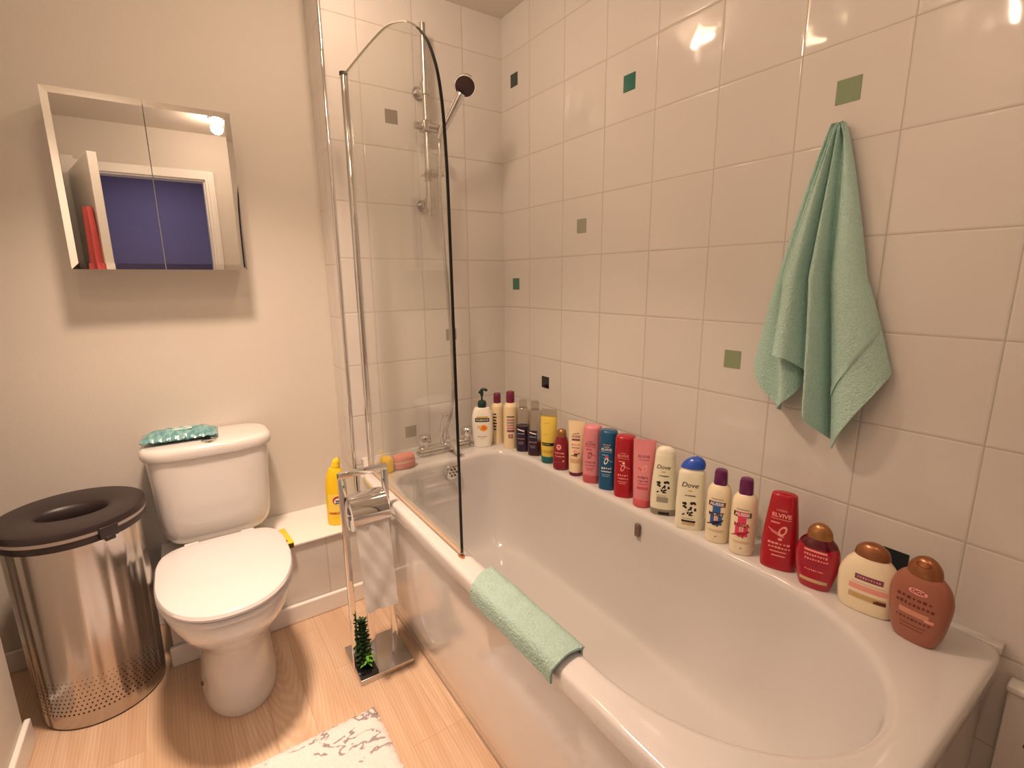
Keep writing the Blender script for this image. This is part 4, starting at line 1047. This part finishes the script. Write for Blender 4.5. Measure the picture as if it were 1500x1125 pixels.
# 18-20 broad shouldered bottles with dome caps
def ogx(lab, x, y, push, face, W, Dp, hb, hcap, bodym, capm, secs=None, sz=.88, sw=.92):
    t = bottle('conditioner_bottle', lab, 'bottle', x, y, push, face, sz, sw)
    b = Body(secs or [(0, W * .66, Dp * .8, 2.4), (.003, W * .72, Dp * .9, 2.4), (hb * .2, W * .87, Dp, 2.4), (hb * .5, W, Dp, 2.3), (hb * .72, W * .97, Dp * .97, 2.3), (hb * .88, W * .82, Dp * .85, 2.2), (hb * .97, W * .60, Dp * .72, 2.1), (hb, W * .52, Dp * .66, 2)], True, 5)
    part('bottle_body', b, bodym, t)
    bm = bmesh.new(); cw = W * .58; cd = max(Dp * .8, .018)
    Body([(hb - .004, cw * .96, cd * .96, 2), (hb, cw, cd, 2), (hb + hcap * .45, cw * .90, cd * .9, 2), (hb + hcap * .8, cw * .60, cd * .62, 2), (hb + hcap * .97, cw * .25, cd * .28, 2), (hb + hcap, .001, .001, 2)], True, 4).mesh(bm, 36)
    c = obj('cap', bm, capm, t)
    return t, b, c
t, b, c = ogx('deep crimson broad bottle with bronze dome cap beside the large red bottle', -.118, -1.402, .022, 12, .0465, .025, .135, .034, c_crimson, c_bronze)
bm = bmesh.new(); Body([(.108, .0414, .0236, 2.2), (.119, .0384, .0218, 2.2), (.131, .0282, .0184, 2.1)], True, 4).mesh(bm, cap0=False, cap1=False); obj('clear_shoulder', bm, c_dkred, t)
l = Label(b); l.rect(-.001, .102, .048, .0045, i_rose, 1); l.marks(9, 0, .091, .0105, i_rose, 1, maxw=.05); l.marks(9, .002, .080, .0085, i_rose, 1, maxw=.05); l.rect(0, .070, .055, .0012, i_mauve, 1); l.rect(0, .062, .058, .0012, i_mauve, 1); l.marks(9, 0, .052, .006, i_rose, 1, maxw=.04); l.rect(0, .024, .058, .009, i_tan, 1); l.done(t)
t, b, c = ogx('cream white broad bottle with bronze dome cap and plum stripe', -.120, -1.500, .022, 8, .0575, .026, .138, .031, c_ivory, c_bronze2,
    [(0, .044, .020, 2.5), (.003, .049, .0225, 2.5), (.02, .0545, .025, 2.4), (.06, .058, .026, 2.3), (.09, .0565, .0255, 2.3), (.115, .047, .0235, 2.2), (.130, .036, .0205, 2.1), (.138, .029, .018, 2)])
l = Label(b); l.rect(.004, .089, .052, .013, i_mauve, 1); l.marks(9, .004, .089, .0075, i_rose, 2, maxw=.044); l.rect(.004, .075, .060, .0012, i_pinkbar, 1); l.rect(.004, .064, .070, .013, i_rose, 1); l.rect(.004, .042, .068, .014, i_tan, 1); l.marks(9, 0, .042, .008, i_gold, 2); l.rect(.028, .040, .022, .009, i_brown, 2); l.done(t)
t, b, c = ogx('copper brown broad bottle with copper dome cap, nearest the end of the bath', -.140, -1.588, .022, -4, .052, .026, .152, .040, c_brown, c_bronze2,
    [(0, .031, .018, 2.6), (.003, .036, .021, 2.6), (.025, .044, .024, 2.5), (.065, .0505, .026, 2.4), (.10, .053, .0265, 2.3), (.125, .049, .025, 2.2), (.143, .040, .022, 2.1), (.152, .031, .019, 2)])
l = Label(b); l.ell(.002, .120, .032, .013, i_rose, 1); l.text('OGX', .002, .120, .010, i_brown, 2, bold=.03); l.marks(7, -.002, .102, .0115, i_brown, 1, maxw=.062, bold=.02); l.marks(9, 0, .088, .012, i_brown, 1, maxw=.066, bold=.03); l.rect(.000, .070, .050, .012, mat('ink_pale_copper', srgb(206, 146, 118), .4), 1); l.rect(.026, .064, .014, .006, i_rose, 1); l.marks(9, 0, .054, .008, i_brown, 1, maxw=.06); l.rect(0, .042, .044, .0016, i_brown, 1); l.rect(0, .034, .04, .0016, i_brown, 1); l.done(t)
bb = Body([(.148, .0300, .0208, 2), (.152, .0302, .0208, 2), (.170, .0271, .0187, 2), (.184, .0181, .0129, 2), (.191, .0075, .0058, 2)], True, 4)
ll = Label(bb); ll.ell(.0, .178, .026, .011, mat('copper_press_mark', srgb(120, 66, 38), .3, .5), 1.5, hole=.72); ll.done(c, 'press_mark')

# soap-scented items in the far corner behind the glass
sp_ = thing('bath_sponge', 'soft pink sponge behind the glass screen beside the tap', 'sponge', (-.572, -.186, ZR))
bm = bmesh.new(); Body([(.001, .034, .018, 3), (.006, .040, .023, 3), (.026, .0415, .024, 3), (.044, .040, .023, 3), (.051, .034, .018, 3), (.053, .02, .010, 2.5)], True, 3).mesh(bm)
obj('sponge_foam', bm, mat('coral_pink_foam', srgb(226, 140, 126), .9, bump=.8, bscale=160, cvar=.08), sp_)
bm = bmesh.new(); Body([(.024, .0420, .0245, 3), (.031, .0420, .0245, 3)], False).mesh(bm, cap0=False, cap1=False); obj('pale_band', bm, mat('pale_pink_foam', srgb(238, 190, 176), .9), sp_)
sp2 = thing('bath_sponge', 'yellow sponge behind the glass screen, left of the pink sponge', 'sponge', (-.636, -.190, ZR))
bm = bmesh.new(); Body([(.001, .016, .018, 3), (.006, .0195, .023, 3), (.026, .020, .024, 3), (.046, .0195, .023, 3), (.055, .015, .017, 3), (.057, .008, .009, 2.5)], True, 3).mesh(bm)
obj('sponge_foam', bm, mat('yellow_foam', srgb(236, 196, 84), .9, bump=.8, bscale=160, cvar=.08), sp2)

# yellow cleaner bottle and carton on the boxing
yb = thing('bleach_bottle', 'yellow cleaner bottle standing on the tiled boxing ledge', 'bottle', (-.778, -.012, .301), math.radians(-28))
b = Body([(0, .033, .026, 2.6), (.005, .038, .031, 2.6), (.05, .0385, .032, 2.6), (.11, .038, .031, 2.5), (.16, .036, .028, 2.4), (.195, .030, .024, 2.2), (.215, .022, .019, 2), (.222, .016, .016, 2)], True, 5)
b_y = pm('yellow_bleach_plastic', (246, 208, 30), .35)
part('bottle_body', b, b_y, yb)
bm = bmesh.new(); tube(bm, spline([(.002, 0, .218), (.006, 0, .232), (.010, 0, .244), (.020, 0, .248)], 4), [.016] * 5 + [.014] * 4 + [.012] * 4, 18); obj('angled_cap', bm, pm('yellow_cap', (250, 214, 40), .35), yb)
l = Label(b); l.rect(.004, .083, .058, .085, mat('ink_light_yellow', srgb(250, 222, 96), .4), 1); l.ell(.012, .100, .040, .034, i_redd, 2); l.ell(.014, .097, .034, .026, i_white, 3); l.rect(.014, .095, .024, .013, i_navy, 4); l.marks(4, .014, .095, .011, i_white, 5); l.rect(0, .050, .050, .010, mat('ink_amber', srgb(220, 150, 30), .4), 2); l.marks(5, -.008, .050, .008, i_redd, 3); l.done(yb)
yc = thing('sponge_packet', 'small flat yellow packet on the boxing ledge beside the toilet', 'packet', (-.985, -.055, .301), math.radians(4))
obj('packet_body', boxbm(-.024, .024, -.062, .062, 0, .022, bev=.002), pm('yellow_card', (248, 208, 56), .4), yc)
bm = bmesh.new(); box(bm, -.020, -.008, -.046, -.032, .0221, .0225); box(bm, .0, .008, -.048, -.034, .0221, .0225); obj('printed_mark', bm, mat('dark_olive_ink', srgb(90, 80, 20), .6), yc, False)
obj('dark_end', boxbm(-.022, .022, -.0632, -.0618, .002, .019), mat('olive_black_ink', srgb(60, 54, 20), .6), yc, False)

# thin white board past the end of the bath
bxw = thing('white_board', 'white board with small dark marks standing against the tiled wall past the bath', 'board', (-.018, -1.86, 0))
obj('board_panel', boxbm(-.014, .014, -.16, .155, 0, .462, bev=.003), m_panel, bxw)
obj('top_edge', boxbm(-.019, .016, -.163, .158, .462, .476, bev=.004), m_gloss, bxw)
for y, z, w in ((.118, .40, .006), (.110, .37, .012), (.100, .355, .010)):
    obj('printed_mark', boxbm(-.0150, -.0135, y - w, y + w, z - .003, z + .003), i_brown, bxw, False)

# ------------------------------------------------------------------ things seen in the mirror
dr = bpy.data.objects.new('door_1', None); COL.objects.link(dr); dr['kind'] = 'structure'
dr.location = (DX0 + .022, YF + .022, 0); dr.rotation_euler = (0, 0, math.radians(77))
obj('door_leaf', boxbm(0, .68, 0, .04, .006, DZ - .03, bev=.002), m_gloss, dr, False)
bm = bmesh.new(); tube(bm, [(.62, .04, 1.245), (.62, .085, 1.245), (.51, .088, 1.245)], .009, 12); lathe(bm, [(.025, .04), (.025, .046)], n=20)
for v in list(bm.verts)[-40:]: v.co = Vector((.62 + v.co.x, v.co.z, 1.245 + v.co.y))
obj('door_handle', bm, m_chrome, dr)
rt = thing('bath_robe', 'coral red towelling robe hanging on the open door, seen in the mirror', 'robe', (-1.468, -1.70, .75), math.radians(77))
bm = bmesh.new(); L = []
for k in range(13):
    v = k / 12; z = .86 * (1 - v); w = .035 + .05 * v ** .6
    L.append([Vector((w * math.cos(a) + .01 * math.sin(5 * a) * v, .055 + (.020 + .02 * v) * math.sin(a) * (1 + .25 * math.sin(6 * a)), z)) for a in (2 * PI * i / 40 for i in range(40))])
rings(bm, L, True, True, True); obj('robe_cloth', bm, m_red, rt)

hkk = thing('coat_hook', 'dark coat hook on the violet hall wall, seen in the mirror', 'hook', (-1.17, -3.70, 1.30))
bm = bmesh.new(); box(bm, -.07, .05, .0, .018, -.018, .012, .004); tube(bm, [(-.05, .01, 0), (-.05, .05, .01), (-.05, .06, .05)], .011, 12); tube(bm, [(.03, .01, 0), (.03, .05, .005)], .009, 12)
obj('hook_rail', bm, m_black, hkk)

# ------------------------------------------------------------------ lights
def downlight(x, y, power, lab, rot=(0, 0, 0), size=.09, spread=165):
    t = thing('downlight', lab, 'ceiling light', (x, y, ZC), 0, 'recessed ceiling lights')
    t.scale = (size / .09, size / .09, 1)
    bm = bmesh.new(); lathe(bm, [(.045, 0), (.046, -.004), (.038, -.007), (.034, -.004), (.034, 0)], n=36, cap0=False, cap1=False); obj('bezel', bm, m_chrome, t)
    bm = bmesh.new(); lathe(bm, [(.034, -.003), (.02, -.0045), (.001, -.005)] if spread < 170 else [(.034, -.003), (.032, -.014), (.022, -.025), (.001, -.030)], n=28, cap0=False); obj('lens', bm, m_emit, t)
    if spread < 170:        # narrow beam lamp
        li = bpy.data.lights.new('lamp', 'AREA'); li.shape = 'DISK'; li.size = size; li.spread = math.radians(spread)
    else:                   # bulging lens that also washes the ceiling
        li = bpy.data.lights.new('lamp', 'POINT'); li.shadow_soft_size = .034
    li.energy = power; li.color = LC
    lo = bpy.data.objects.new('lamp_light', li); COL.objects.link(lo); lo.location = (x, y, ZC - (.008 if spread < 170 else .062)); lo.rotation_euler = rot
    return t
LC = (1.0, .71, .53)
downlight(-.70, -.42, 5.0, 'recessed ceiling downlight above the bath by the glass screen', spread=175)
downlight(-1.13, -.64, 15, 'recessed ceiling downlight above the toilet side of the room, the widest one', spread=100, size=.19)
downlight(-.84, -1.86, 5.2, 'recessed ceiling downlight nearest the doorway', spread=178)
downlight(-1.36, -1.16, 5.2, 'recessed ceiling downlight above the open floor by the left wall', spread=178)
hl = bpy.data.lights.new('hall_fill', 'AREA'); hl.shape = 'DISK'; hl.size = .25; hl.energy = 5; hl.color = (.85, .82, 1)  # added fill light without a fitting, lifts the hall wall in the mirror
ho = bpy.data.objects.new('hall_fill_light', hl); COL.objects.link(ho); ho.location = (-1.2, -3.0, ZC - .02)

w = bpy.data.worlds.new('world'); SC.world = w; w.use_nodes = True
w.node_tree.nodes['Background'].inputs[0].default_value = (.9, .75, .6, 1); w.node_tree.nodes['Background'].inputs[1].default_value = .02

# ------------------------------------------------------------------ camera
cam = bpy.data.cameras.new('camera'); cam.sensor_width = 36; cam.lens = 725.44 / 1500 * 36; cam.clip_start = .02
camo = bpy.data.objects.new('camera', cam); COL.objects.link(camo)
yaw, pitch, roll = .5943, .2064, -.0093
fw = Vector((math.sin(yaw) * math.cos(pitch), math.cos(yaw) * math.cos(pitch), -math.sin(pitch)))
rt_ = Vector((math.cos(yaw), -math.sin(yaw), 0)); up = rt_.cross(fw)
r2 = rt_ * math.cos(roll) + up * math.sin(roll); u2 = -rt_ * math.sin(roll) + up * math.cos(roll)
M = Matrix((r2, u2, -fw)).transposed().to_4x4(); M.translation = Vector((-1.2049, -1.8376, 1.2009))
camo.matrix_world = M
SC.camera = camo

SC.view_settings.view_transform = 'Standard'; SC.view_settings.look = 'None'; SC.view_settings.gamma = 1; SC.view_settings.use_curve_mapping = False
SC.view_settings.exposure = 0.0
SC.cycles.max_bounces = 12; SC.cycles.transparent_max_bounces = 16; SC.cycles.caustics_reflective = False; SC.cycles.caustics_refractive = False
try: SC.cycles.use_denoising = True
except Exception: pass
